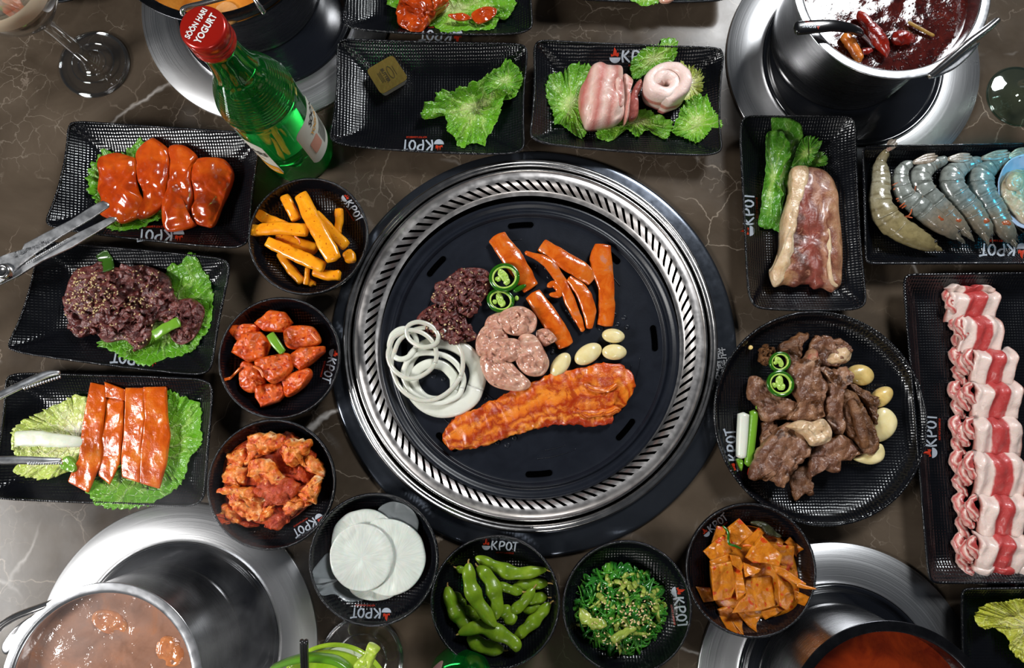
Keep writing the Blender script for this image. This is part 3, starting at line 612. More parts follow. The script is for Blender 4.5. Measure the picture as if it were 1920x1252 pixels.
def band(name, stops, axis=1, wob=.05, nsc=90, pale=(.80, .66, .60), mott=.35, rough=.32, axsc=1.0, grain=True, th=.56, psc=130):
    """colour bands that follow the piece itself (its own UV), as fat and lean do"""
    m, nt, N, L, bs = nodes(name); uv = tc(nt, 'UV'); v = tc(nt); sp = N.new('ShaderNodeSeparateXYZ'); L.new(uv, sp.inputs[0])
    f = mth(nt, 'ADD', sp.outputs[axis], mth(nt, 'MULTIPLY', mth(nt, 'SUBTRACT', noise_n(nt, v, nsc, 4), .5), wob))
    if axsc != 1: f = mth(nt, 'FRACT', mth(nt, 'MULTIPLY', f, axsc))
    col = ramp(nt, f, stops); g = noise_n(nt, v, 420, 4, .7); g2 = ramp(nt, noise_n(nt, v, psc, 6, .7, 1.5), [(th, (0, 0, 0)), (th + .10, (1, 1, 1))])
    col = mix(nt, mth(nt, 'MULTIPLY', g2, mott), col, pale); L.new(col, bs.inputs['Base Color']); setv(bs, Roughness=rough, Coat_Weight=.3, Coat_Roughness=.15, Subsurface_Weight=.2, Subsurface_Scale=.003)
    bump(nt, bs, g, .5, .0012); return m
WH, PK, RD = (.74, .58, .52), (.62, .30, .25), (.46, .050, .048)
F_['lamb'] = band('sliced_lamb', [(0, (.42, .16, .13)), (.03, WH), (.30, WH), (.335, RD), (.66, RD), (.70, WH), (.90, WH), (.95, (.60, .36, .30)), (1, (.50, .22, .18))], 0, .05, mott=.10)
F_['lambend'] = band('lamb_fold', [(0, RD), (.35, (.34, .05, .045)), (.48, PK), (.56, WH), (.66, PK), (.8, RD), (1, (.66, .42, .36))], 1, .30, 90, mott=.15)
F_['porkroll'] = band('raw_pork_belly', [(0, PK), (.14, (.52, .15, .12)), (.26, (.72, .50, .42)), (.40, (.52, .17, .14)), (.52, (.74, .52, .45)), (.66, (.54, .20, .16)), (.78, (.76, .56, .48)), (1, (.78, .58, .52))], 1, .10, 70, mott=.2)
F_['porkside'] = band('raw_pork_side', [(0, (.45, .14, .12)), (.14, (.45, .13, .11)), (.22, (.74, .53, .47)), (.34, (.72, .50, .44)), (.40, (.50, .17, .14)), (.52, (.55, .20, .16)), (.60, (.76, .56, .50)), (1, (.80, .60, .54))], 1, .10, 70, mott=.12)
F_['belly'] = band('marinated_pork_belly_bands', [(0, (.55, .07, .004)), (.14, (.74, .19, .012)), (.24, (.50, .055, .003)), (.36, (.78, .24, .02)), (.50, (.72, .16, .010)), (.60, (.36, .025, .002)), (.72, (.76, .22, .02)), (.82, (.44, .040, .003)), (.92, (.80, .27, .03)), (1, (.42, .035, .002))], 1, .80, 45, pale=(.34, .022, .001), mott=.85, rough=.22, th=.50, psc=55)
F_['rib8'] = band('seared_short_rib', [(0, (.40, .21, .10)), (.10, (.16, .045, .028)), (.25, (.09, .028, .016)), (.4, (.26, .060, .042)), (.55, (.17, .045, .030)), (.68, (.42, .20, .12)), (.74, (.20, .060, .035)), (.92, (.44, .24, .13)), (1, (.26, .12, .05))], 0, .55, 75, pale=(.46, .22, .14), mott=.7, rough=.26)
def shrimp_mat(name, a, b, head, dark):
    m, nt, N, L, bs = nodes(name); uv = tc(nt, 'UV'); v = tc(nt); sp = N.new('ShaderNodeSeparateXYZ'); L.new(uv, sp.inputs[0])
    n1 = noise_n(nt, v, 70, 5); u = mth(nt, 'ADD', sp.outputs[0], mth(nt, 'MULTIPLY', mth(nt, 'SUBTRACT', n1, .5), .18))
    col = ramp(nt, u, [(0, b), (.25, a), (.58, b), (.70, head), (.86, tuple(c * .8 for c in head)), (1, dark)])
    col = mix(nt, ramp(nt, noise_n(nt, v, 160, 6, .7), [(.45, (0, 0, 0)), (.75, (.75, .75, .75))]), col, dark)
    sg = mth(nt, 'POWER', mth(nt, 'ABSOLUTE', mth(nt, 'COSINE', mth(nt, 'MULTIPLY', sp.outputs[0], PI * 10.5))), 26); sg = mth(nt, 'MULTIPLY', sg, mth(nt, 'LESS_THAN', sp.outputs[0], .66))
    col = mix(nt, mth(nt, 'MULTIPLY', sg, .6), col, dark); L.new(col, bs.inputs['Base Color'])
    setv(bs, Roughness=.24, Coat_Weight=.6, Coat_Roughness=.1, Subsurface_Weight=.35, Subsurface_Scale=.004, Subsurface_Radius=(.8, .9, .9)); h = noise_n(nt, v, 330, 4, .65); bump(nt, bs, h, .5, .0012); b2 = bump(nt, bs, noise_n(nt, v, 200, 3), .35, .001); L.new(b2.outputs[0], bs.inputs['Coat Normal']); return m
F_['shrimp'] = shrimp_mat('raw_grey_shrimp', (.26, .28, .255), (.18, .20, .185), (.21, .17, .12), (.055, .060, .050))
F_['shrimpy'] = shrimp_mat('raw_yellowish_shrimp', (.33, .31, .22), (.27, .22, .11), (.27, .22, .10), (.10, .075, .03))
CUR = [None]
def rest(V, key):
    """lift what would sink into the dish up onto its surface"""
    V = V.copy(); b = BVH[key]; n = len(V)
    for i in range(n):
        x, y, z = V[i]
        if z > .030: continue
        h = b.ray_cast(Vector((x, y, .3)), Vector((0, 0, -1)))[0]
        s_ = h.z if h is not None else (.0 if key not in RIMZ else RIMZ[key])
        f = s_ + .0005 + (.0005 if i < n / 2 else 0)
        if z < f: V[i, 2] = f
    return V
RIMZ = {TR[k][1]: .0205 for k in (1, 2, 3, 4, 5, 6, 8)}
def item(name, label, cat, shape, m, group=None, kind=None, parent=None):
    V, F, U = shape
    if CUR[0] and kind is None and len(V) < 20000: V = rest(np.asarray(V), CUR[0])
    return mk(name, V, F, m, parent, uv=U, label=label, cat=cat if parent is None else None, group=group, kind=kind)
def empty_at(k, pt, z, name, label, cat, group=None):
    p = P(*cr(k, [pt])[0][:2], z / 1000); return thing(name, label, cat, tuple(p), group)

# ================================================================ tray 1: orange chicken
CUR[0] = TR[1][1]
item('lettuce_leaf', 'frilly lettuce leaf under the four orange chicken pieces', 'lettuce', leaf('A', [(250, 215), (150, 300), (80, 450), (95, 620), (150, 710), (260, 900), (300, 985), (380, 1020), (550, 1008), (700, 930), (800, 840), (720, 400), (640, 140), (570, 140), (400, 260)], 6, 7, 2.6, 26, seed=1), F_['let'])
g = 'orange sauced chicken pieces'
for i, (pts, lb, sd, c_) in enumerate([
    ([(175, 300), (250, 255), (360, 235), (470, 265), (540, 300), (550, 420), (545, 520), (565, 620), (610, 700), (600, 830), (520, 890), (400, 930), (330, 900), (190, 840), (200, 700), (165, 600), (180, 450)], 'broad orange chicken piece at the left, next to the scissor tips', 1, None),
    ([(545, 230), (600, 160), (690, 95), (740, 105), (850, 190), (872, 280), (860, 440), (830, 640), (800, 740), (700, 840), (620, 880), (560, 880), (610, 800), (615, 690), (600, 600), (560, 500), (540, 330)], 'orange chicken piece reaching highest on the tray, second from left', 2, (725, 500)),
    ([(870, 180), (970, 155), (1060, 190), (1135, 270), (1100, 360), (1085, 480), (1105, 640), (1085, 760), (1090, 900), (1130, 940), (1030, 985), (880, 1010), (820, 980), (795, 880), (810, 740), (850, 600), (870, 440), (876, 300)], 'long ridged orange chicken piece, third from left', 3, None),
    ([(1120, 330), (1180, 285), (1350, 285), (1430, 320), (1490, 410), (1490, 500), (1440, 640), (1380, 760), (1300, 950), (1200, 955), (1110, 920), (1085, 860), (1112, 740), (1112, 620), (1085, 500), (1095, 400)], 'orange chicken piece at the right end of its tray', 4, None)]):
    item('chicken_piece', lb, 'chicken', slab('A', pts, 9 + (i == 0) * .5, 14, N=120, noise=3.0, nf=70, seed=sd, p=1.2, ctr=c_, crease=.7), F_['chicken'], g)
# ================================================================ tray 2: sesame beef
CUR[0] = TR[2][1]
item('lettuce_leaf', 'frilly lettuce leaf under the raw sesame beef', 'lettuce', leaf('K', [(705, 235), (770, 215), (830, 175), (865, 245), (890, 310), (897, 400), (885, 480), (840, 530), (800, 580), (700, 612), (640, 640), (540, 612), (470, 575), (410, 545), (500, 480), (600, 380)], 6, 7, 3.2, 24, seed=2, ctr=(700, 440)), F_['let'])
def in_poly(x, y, p):
    r = False; j = len(p) - 1
    for i in range(len(p)):
        if (p[i][1] > y) != (p[j][1] > y) and x < (p[j][0] - p[i][0]) * (y - p[i][1]) / (p[j][1] - p[i][1]) + p[i][0]: r = not r
        j = i
    return r
def ribbons(k, poly, n, z0, z1, seed, wpx=(18, 46), lpx=(60, 150), t=1.6, curly=1.0, M=8, hang=.35):
    """a heap of thin torn strips that fill the outline, highest in its middle"""
    r = random.Random(seed); xs = [p[0] for p in poly]; ys = [p[1] for p in poly]; out = []; cx, cy = np.mean(xs), np.mean(ys); R = max(max(xs) - min(xs), max(ys) - min(ys)) / 2
    while len(out) < n:
        x, y = r.uniform(min(xs), max(xs)), r.uniform(min(ys), max(ys))
        if not in_poly(x, y, poly): continue
        L = r.uniform(*lpx); a = r.uniform(0, 2 * PI); pts = []; zz = []; ok = 0
        fall = max(0, 1 - (math.hypot(x - cx, y - cy) / R) ** 2); base = z0 + (z1 - z0) * (.15 + .85 * fall) * (.45 + .55 * len(out) / n)
        for j in range(6):
            pts.append((x, y)); zz.append(base + math.sin(j * 1.9 + a) * 1.6 * curly); ok += in_poly(x, y, poly)
            x += math.cos(a) * L / 6; y += math.sin(a) * L / 6; a += r.uniform(-1, 1) * curly
        if ok < 6 - hang * 3: continue
        w_ = [r.uniform(*wpx) * q for q in (.5, .9, 1.1, 1, .8, .4)]
        out.append(pl(k, pts, w_, zz, t, n=16, M=M, e=2.4, noise=.0011, nf=420, seed=r.randint(0, 999), roll=[r.uniform(-.9, .9) for _ in range(6)], cap=.3))
    return join(out)
def core(k, poly, z, t, seed, m, name, parent=None, noise=3, nf=150):
    return slab(k, poly, z, t, N=80, noise=noise, nf=nf, seed=seed, p=.8)
def seeds(k, poly, n, z, seed, key=None, size=.0012, dz=0.0):
    r = random.Random(seed); parts = []
    while len(parts) < n:
        xs = [p[0] for p in poly]; ys = [p[1] for p in poly]; x, y = r.uniform(min(xs), max(xs)), r.uniform(min(ys), max(ys))
        if not in_poly(x, y, poly): continue
        p = P(*cr(k, [(x, y)])[0][:2], z / 1000); zz = drop(key, p[0], p[1], z / 1000) + .0003 + dz if key else p[2]; p = P(*cr(k, [(x, y)])[0][:2], zz)
        zz = drop(key, p[0], p[1], z / 1000) + .0004 if key else zz
        a = r.uniform(0, PI); V, F, U = ico((0, 0, 0), size, 1, scale=(1, .58, .4)); V = V @ np.array([[math.cos(a), math.sin(a), 0], [-math.sin(a), math.cos(a), 0], [0, 0, 1]]) + np.array([p[0], p[1], zz]); parts.append((V, F, U))
    return join(parts)
bf = [(315, 235), (400, 215), (500, 225), (600, 215), (700, 260), (720, 330), (760, 390), (700, 430), (640, 460), (620, 540), (570, 570), (520, 530), (440, 540), (390, 500), (330, 520), (300, 500), (280, 440), (262, 370), (280, 300)]
bf2 = [(740, 370), (800, 355), (850, 390), (850, 440), (820, 510), (760, 550), (715, 520), (700, 440)]
bt = empty_at('K', (520, 380), 6, 'marinated_beef', 'heap of raw sesame beef slices on the second tray from the top left', 'beef')
SH = join([core('K', bf, 8, 12, 5, None, ''), core('K', bf2, 8, 8, 6, None, ''), ribbons('K', bf, 170, 9, 27, 3), ribbons('K', bf2, 40, 9, 20, 4, lpx=(40, 100))])
item('beef_slices', None, None, SH, F_['bulgogi'], parent=bt, kind='stuff'); bvh_add('bf', SH[0], SH[1])
item('sesame_seeds', None, None, join([seeds('K', [(300, 260), (400, 240), (480, 300), (500, 330), (400, 420), (330, 420), (290, 380)], 130, 26, 1, 'bf'), seeds('K', bf, 90, 26, 2, 'bf'), seeds('K', [(540, 350), (600, 350), (600, 400), (540, 400)], 20, 26, 8, 'bf')]), F_['sesame'], parent=bt, kind='stuff')
item('green_onion_piece', 'dark green onion piece above the sesame beef', 'green onion', pl('K', [(438, 168), (445, 205), (452, 245)], 62, [12, 14, 17], 3, e=3, cap=.1, noise=.0004), F_['scald'])
item('green_onion_piece', 'green onion piece lying across the lower right of the sesame beef', 'green onion', pl('K', [(640, 515), (690, 482), (755, 452)], 46, [22, 24, 24], 3, e=3, cap=.1, noise=.0006), F_['scal'])
# ================================================================ tray 3: squid sheets
CUR[0] = TR[3][1]
item('lettuce_leaf', 'frilly lettuce leaf along the right and bottom of the squid sheets', 'lettuce', leaf('K', [(700, 750), (760, 765), (815, 785), (845, 810), (848, 900), (855, 960), (812, 1010), (782, 1080), (762, 1130), (700, 1190), (620, 1222), (480, 1228), (380, 1165), (400, 1110), (520, 1050), (600, 900)], 6, 8, 3.4, 26, seed=3, ctr=(640, 1000)), F_['lets'])
na = empty_at('K', (200, 940), 6, 'napa_cabbage_leaf', 'pale napa cabbage leaf at the left of the squid sheets', 'cabbage')
item('leaf_blade', None, None, leaf('K', [(65, 915), (85, 880), (150, 840), (230, 800), (330, 760), (400, 800), (400, 900), (380, 1000), (330, 1060), (230, 1105), (150, 1112), (62, 1085), (75, 1040), (62, 980)], 8, 7, 2.2, 14, seed=4, ctr=(330, 945), crumple=2.5), F_['napa'], parent=na)
item('leaf_rib', 'white thick leaf rib', None, pl('K', [(62, 945), (140, 942), (230, 950), (360, 960)], [66, 66, 58, 40], [16, 17, 17, 16], 5, e=3, cap=.05, noise=.0006), F_['rib'], parent=na)
g = 'orange sauced squid sheets'
for pts, lb, z, sd in [([(440, 705), (525, 738), (525, 785), (445, 770)], 'small dark squid sheet end at the top of the row', 17, 1),
    ([(445, 768), (520, 780), (517, 900), (502, 1050), (460, 1137), (410, 1100), (425, 950), (440, 850)], 'sunken squid sheet second from left', 15, 2),
    ([(380, 708), (450, 722), (440, 800), (425, 950), (420, 1050), (370, 1172), (285, 1125), (330, 1040), (345, 900), (362, 800)], 'leftmost squid sheet reaching furthest down left', 17, 3),
    ([(525, 730), (605, 730), (612, 850), (592, 1000), (587, 1130), (510, 1105), (505, 1030), (517, 920), (523, 820)], 'squid sheet third from left', 17, 4),
    ([(602, 727), (697, 725), (702, 850), (712, 930), (697, 1050), (667, 1155), (587, 1130), (592, 1000), (610, 850)], 'rightmost wide squid sheet against the lettuce', 17, 5)]:
    item('squid_sheet', lb, 'squid', slab('K', pts, z - 3, 3.4, N=110, noise=.9, nf=90, seed=sd, p=6, crease=.3, smooth=False, tilt=((-.06, .08, -.04, .05, -.07)[sd - 1], 0)), F_['sauce'], g)
item('sauced_leaf_tip', 'yellow green leaf tip with sauce below the tongs', 'lettuce', slab('K', [(250, 1040), (290, 1015), (322, 1060), (310, 1085), (262, 1070)], 15, 5, noise=1.5), F_['scal'])
# ================================================================ tray 4: butter and one leaf
CUR[0] = TR[4][1]
item('lettuce_leaf', 'single folded lettuce leaf on the nearly empty tray', 'lettuce', leaf('T4', [(872, 820), (890, 700), (1000, 640), (1010, 590), (1090, 555), (1140, 580), (1300, 520), (1450, 450), (1500, 400), (1620, 330), (1660, 270), (1760, 320), (1800, 400), (1820, 480), (1780, 560), (1730, 630), (1680, 590), (1640, 650), (1600, 800), (1530, 920), (1480, 1000), (1462, 1082), (1380, 1050), (1300, 1060), (1270, 1100), (1200, 1080), (1185, 1010), (1110, 950), (1100, 880), (1070, 775), (1000, 780)], 7, 16, 2.6, 34, seed=9, ctr=(1380, 720), crumple=4), F_['lets'])
item('lettuce_fold', 'rolled end of the single lettuce leaf, upper right', 'lettuce', leaf('T4', [(1460, 460), (1560, 370), (1640, 340), (1670, 280), (1750, 330), (1800, 420), (1810, 480), (1760, 560), (1690, 540), (1620, 530), (1540, 560), (1480, 590)], 22, 7, 3, 16, seed=19, crumple=3), F_['let'])
bc = empty_at('T4', (535, 405), 5, 'butter_cup', 'small square butter cup with gold foil lid on the nearly empty tray', 'butter')
bp = cr('T4', [(335, 360), (585, 212), (738, 440), (480, 595)])
def prism(pts, z0, z1, s0=.85, r=.16):
    q = np.array([P(*p, z1) for p in pts]); c = q.mean(0); B = []
    for i in range(4):
        a, b, d = q[i], q[(i - 1) % 4], q[(i + 1) % 4]
        for t in (0, .25, .5, .75, 1): B.append((a + (b - a) * r) * (1 - t) ** 2 + 2 * t * (1 - t) * a + (a + (d - a) * r) * t * t)
    B = np.array(B); n = len(B); bot = c + (B - c) * s0; bot[:, 2] = z0; top = B.copy(); V = np.vstack([bot, top]); F = grid_faces(2, n) + [tuple(range(n))[::-1], tuple(range(n, 2 * n))]
    return V, F, B
V, F, B = prism(bp, .005, .0155, .86); mk('cup', V, F, flat('clear_cup_plastic', (.62, .60, .50), .25, coat=.3), bc, smooth=False)
V, F, B = prism(bp, .0155, .0161, 1.0); lid = mk('foil_lid', V, F, flat('gold_foil', (.30, .21, .05), .38, metal=.75, bmp=.5, bsc=200), bc, smooth=False, label='gold foil lid')
bk = flat('foil_print', (.035, .025, .008), .5); tt = [text_mesh('BUTTER', .34, .012)]; V, F = tt[0]; V = V + np.array([0, -.16])
ov = []
for i in range(40):
    a, b = 2 * PI * i / 40, 2 * PI * (i + 1) / 40; ov.append((np.array([(.55 * math.cos(a), .20 * math.sin(a) + .3), (.55 * math.cos(b), .20 * math.sin(b) + .3), (.50 * math.cos(b), .165 * math.sin(b) + .3), (.50 * math.cos(a), .165 * math.sin(a) + .3)]), [(0, 1, 2, 3)]))
for y_, w_ in ((-.42, .5), (-.52, .42), (-.62, .46), (.62, .4)):
    ov.append((np.array([(-w_, y_), (w_, y_), (w_, y_ + .03), (-w_, y_ + .03)]), [(0, 1, 2, 3)]))
plot2(None, None, 620 + 535 / 5.053, 60 + 400 / 5.053, -58, .0128, .0161, [bk], 'lid_print', bc, [[(V, F)] + ov], lift=.0003)
# ================================================================ tray 5: rolled pork on lettuce
CUR[0] = TR[5][1]
for pts, lb, z, sd, m, c_ in [
    ([(250, 400), (360, 375), (450, 305), (560, 300), (640, 330), (700, 600), (640, 850), (600, 900), (560, 980), (480, 960), (410, 900), (350, 850), (285, 850), (290, 790), (260, 700), (210, 560)], 'broad lettuce leaf at the left of the rolled pork', 7, 11, 'let', None),
    ([(680, 970), (720, 880), (880, 800), (1000, 700), (1250, 760), (1400, 850), (1370, 920), (1320, 985), (1250, 950), (1150, 905), (1060, 965), (960, 890), (890, 900), (870, 960), (800, 1015)], 'lettuce frill below the rolled pork', 7, 12, 'lets', (1050, 820)),
    ([(1380, 930), (1440, 760), (1520, 630), (1680, 595), (1740, 740), (1800, 840), (1812, 930), (1740, 900), (1690, 960), (1620, 1020), (1560, 1012), (1460, 960)], 'lettuce leaf at the lower right of the rolled pork', 8, 13, 'lets', None),
    ([(1000, 290), (1100, 190), (1250, 150), (1260, 108), (1395, 115), (1402, 260), (1300, 320), (1150, 390), (1030, 440)], 'pleated lettuce leaf above the rolled pork', 9, 14, 'let', None),
    ([(1450, 300), (1520, 310), (1650, 380), (1642, 580), (1560, 625), (1450, 600)], 'pale lettuce rib leaf at the right of the pork spiral', 9, 15, 'napa', None)]:
    item('lettuce_leaf', lb, 'lettuce', leaf('D', pts, z, 7, 2.8, 22, seed=sd, ctr=c_), F_[m], 'lettuce under the rolled pork')
pk = empty_at('D', (740, 560), 10, 'pork_roll', 'raw pork belly roll lying on its side, left of the spiral', 'pork')
V, F, U = slab('D', [(700, 278), (780, 300), (910, 310), (930, 400), (930, 560), (950, 640), (940, 760), (860, 830), (720, 860), (600, 865), (560, 800), (520, 660), (530, 520), (580, 430), (630, 320)], 10, 30, N=110, noise=2.2, nf=80, seed=4, p=1.0)
def planar_uv(V, k, a, b):
    """UV y runs from photo point a to b along the piece"""
    A = P(*cr(k, [a])[0][:2], .03)[:2]; B = P(*cr(k, [b])[0][:2], .03)[:2]; d = B - A; L2 = d @ d; v = ((V[:, :2] - A) @ d) / L2
    return np.column_stack([((V[:, :2] - A) @ np.array([-d[1], d[0]])) / L2, v])
mk('outer_slice', V, F, F_['porkroll'], pk, uv=planar_uv(V, 'D', (500, 520), (1010, 600)))
for pts, z, t in (([(930, 390), (1010, 430), (1015, 480), (975, 560), (990, 600), (985, 700), (975, 790), (945, 820), (930, 600)], 14, 22), ([(850, 420), (925, 450), (940, 640), (890, 690), (860, 600)], 30, 9)):
    V, F, U = slab('D', pts, z, t, N=60, noise=1.6, nf=120, seed=7, p=1.2); mk('tucked_fold', V, F, F_['porkroll'], pk, uv=planar_uv(V, 'D', (780, 520), (1080, 560)))
item('pork_strip_end', 'narrow red pork strip between the two pork rolls', 'pork', slab('D', [(1030, 495), (1090, 430), (1105, 500), (1060, 600), (1065, 770), (985, 803), (975, 640)], 12, 16, N=70, noise=1.4, p=1.5), food('lean_pork', [(.3, (.36, .08, .07)), (.6, (.50, .16, .13)), (.8, (.66, .38, .31))], 90, .3, .4, .5, 400, .001, sss=.2))
sp_ = empty_at('D', (1330, 480), 10, 'pork_spiral', 'raw pork belly slice coiled into an upright spiral', 'pork')
pts, n = [], 40
for i in range(n):
    q = i / (n - 1); a = math.radians(-190 + 650 * q); r = 50 + 140 * q ** .85; pts.append((1310 + 30 * q + r * 1.02 * math.cos(a), 470 - 40 * q + r * .86 * math.sin(a)))
path = np.array([P(*cr('D', [p])[0][:2], .040) for p in pts]); base_c = P(*cr('D', [(1330, 470)])[0][:2], .040)
cx_, cy_ = base_c[0], base_c[1]
# the coiled slice: stands upright, 30 mm tall, narrower at its foot
def coil(path, h, z0, t, foot=.72):
    A = catmull(path, 150); T = np.gradient(A, axis=0); T /= np.linalg.norm(T, axis=1)[:, None]; S = np.column_stack([T[:, 1], -T[:, 0], np.zeros(len(T))]); M = 22; V = []; U = []
    th = np.linspace(0, 2 * PI, M, endpoint=False)
    for i in range(150):
        e_ = min(1, min(i, 149 - i) / 5 + .3)
        for q in th:
            x = np.sign(math.cos(q)) * abs(math.cos(q)) ** .55 * t / 2 * e_; y = np.sign(math.sin(q)) * abs(math.sin(q)) ** .45
            p = A[i] + S[i] * x; f = foot + (1 - foot) * (y * .5 + .5); p = np.array([cx_ + (p[0] - cx_) * f, cy_ + (p[1] - cy_) * f, z0 + h * (y * .5 + .5) + .002 * math.sin(i * .11)]); V.append(p); U.append((i / 149, y * .5 + .5))
    V = np.array(V); V += np.stack([fbm(V, 90, 2, 1), fbm(V, 90, 2, 2), fbm(V, 90, 2, 3)], 1) * .0012
    F = grid_faces(150, M); F.append(tuple(range(M))[::-1]); F.append(tuple(range(149 * M, 150 * M))); return V, F, np.array(U)
item('coiled_slice', None, None, coil(path, .034, .008, .0120, .93), F_['porkside'], parent=sp_)
# ================================================================ trays 6, 7: cut by the top edge
CUR[0] = TR[6][1]
item('lettuce_leaf', 'frilly lettuce leaf under the red chicken at the top edge', 'lettuce', leaf('T6', [(310, 20), (350, -60), (560, -90), (885, -20), (860, 90), (830, 50), (800, 140), (740, 150), (640, 160), (580, 170), (530, 130), (500, 120), (400, 60)], 7, 8, 3.2, 26, seed=21, ctr=(620, 40)), F_['lets'])
for pts, lb, z, sd in [([(350, 60), (375, -20), (470, -60), (585, 0), (580, 30), (520, 80), (500, 110), (450, 150), (370, 115)], 'dark red chicken piece at the top edge, left of the lettuce frill', 12, 1), ([(370, -10), (420, -60), (560, -60), (590, 0), (500, 40)], 'upper red chicken slice cut by the top edge', 22, 2)]:
    item('chicken_slice', lb, 'chicken', slab('T6', pts, z, 12, noise=4, nf=110, seed=sd, p=1.6, crease=3.5, N=120, rough=1.5, rf=200), F_['chicken'], 'red sauced chicken at the top edge')
for pts, lb in [([(590, 70), (660, 60), (700, 85), (640, 95)], 'orange sauce pool on the lettuce frill, left one'), ([(700, 60), (760, 30), (815, 40), (800, 80), (740, 110), (710, 95)], 'orange sauced scrap on the lettuce frill, right one')]:
    item('sauced_scrap', lb, 'chicken', slab('T6', pts, 15, 3, noise=1.4), F_['chicken'])
item('lettuce_leaf', 'lettuce leaf tip on the tray at the top edge, right of center', 'lettuce', leaf('T6', [(1395, -40), (1420, 5), (1490, 40), (1545, 30), (1610, 5), (1700, 12), (1760, -10), (1700, -80), (1450, -90)], 14, 5, 2.4, 18, seed=22), F_['lets'])
item('chicken_scrap', 'pale chicken edge on the lettuce leaf tip at the top edge', 'chicken', slab('T6', [(1560, -30), (1570, 12), (1610, 15), (1640, -10), (1620, -40)], 18, 6, noise=1), F_['rawchicken'])
# ================================================================ tray 8: short rib and romaine
CUR[0] = TR[8][1]
for pts, lb, z, sd, c_ in [([(400, 60), (480, 72), (550, 110), (555, 180), (500, 330), (440, 560), (432, 715), (380, 700), (330, 690), (380, 560), (400, 400), (420, 200), (350, 70)], 'romaine leaf with a pale rib behind the front romaine leaf', 6, 32, (440, 330)),
    ([(350, 125), (430, 112), (482, 180), (487, 262), (440, 340), (415, 440), (440, 500), (395, 600), (350, 685), (293, 675), (310, 560), (330, 400), (342, 250)], 'tall shiny romaine leaf at the left of the short rib', 14, 31, None),
    ([(560, 165), (620, 145), (676, 180), (640, 250), (600, 330), (500, 360), (520, 250)], 'romaine leaf fold above the short rib', 12, 33, None),
    ([(640, 240), (700, 262), (705, 312), (660, 332), (600, 320)], 'small romaine leaf tip at the upper right of the short rib', 8, 34, None)]:
    item('romaine_leaf', lb, 'lettuce', leaf('J', pts, z, 8, 1.4, 10, seed=sd, ctr=c_, crumple=3), F_['rom'], 'romaine leaves beside the short rib')
rb = empty_at('J', (620, 700), 5, 'short_rib_slice', 'thick seared short rib slice with a fat edge on the upright tray', 'beef')
V, F, U = slab('J', [(505, 332), (590, 325), (680, 340), (740, 392), (775, 480), (783, 600), (800, 740), (802, 900), (795, 1030), (760, 1072), (740, 1080), (690, 1055), (640, 1062), (620, 1035), (560, 1035), (520, 1050), (460, 1035), (400, 1045), (372, 970), (400, 930), (435, 820), (440, 650), (480, 500), (490, 400)], 6, 17, N=130, noise=2.0, nf=90, seed=41, p=1.6)
A_ = P(*cr('J', [(440, 700)])[0][:2], .02); W2 = abs(P(*cr('J', [(800, 700)])[0][:2], .02)[0] - A_[0]); mk('lean_meat', V, F, F_['rib8'], rb, uv=np.column_stack([(V[:, 0] - A_[0]) / W2 + (V[:, 1] - A_[1]) * 1.2, V[:, 1] * 10]))
item('fat_edge', 'creamy fat edge', None, slab('J', [(505, 330), (592, 323), (595, 400), (560, 480), (545, 560), (520, 700), (490, 800), (500, 900), (440, 1022), (395, 1047), (370, 970), (398, 925), (432, 820), (438, 650), (478, 500), (488, 400)], 9, 15.5, N=110, noise=1.6, nf=110, seed=42, p=1.8), F_['fat'], parent=rb)
item('fat_seam', 'thin pale fat seam', None, pl('J', [(715, 700), (722, 800), (715, 900), (735, 1010), (770, 1050)], [14, 30, 24, 26, 22], [22, 22.5, 22.5, 22, 19], 4, noise=.0006), F_['fat'], parent=rb)
# ================================================================ tray 9: shrimp and mussel
CUR[0] = TR[9][1]
g = 'whole raw shrimp on the tray at the right'
shr = [([(250, 190), (195, 290), (190, 370), (195, 460), (185, 570), (200, 690), (265, 800), (370, 885), (490, 950), (600, 1005), (685, 1045)], [62, 96, 142, 160, 178, 206, 222, 214, 186, 140, 62], 'largest leftmost shrimp, yellowish with upright tail', 'shrimpy', (325, 95)),
    ([(480, 300), (400, 340), (365, 410), (370, 500), (410, 590), (480, 650), (570, 720), (680, 810), (790, 890), (880, 965)], [62, 104, 134, 152, 166, 180, 190, 176, 130, 56], 'second shrimp from left with orange legs', 'shrimp', (690, 240)),
    ([(780, 270), (640, 320), (545, 400), (545, 500), (620, 600), (720, 700), (830, 800), (910, 880), (970, 950)], [70, 124, 180, 190, 186, 176, 146, 104, 44], 'third shrimp from left, grey with a curved back', 'shrimp', (990, 248)),
    ([(1070, 265), (920, 330), (820, 400), (815, 500), (890, 610), (980, 710), (1050, 810), (1100, 900), (1118, 985)], [76, 136, 196, 206, 200, 190, 168, 134, 54], 'fourth shrimp from left, grey beside the bluish one', 'shrimp', (1320, 212)),
    ([(1300, 255), (1180, 320), (1075, 400), (1065, 510), (1120, 620), (1190, 730), (1245, 830), (1300, 920), (1350, 1000)], [76, 140, 206, 214, 200, 190, 170, 144, 60], 'rightmost shrimp, lit blue green beside the mussel', 'shrimp', (1470, 185))]
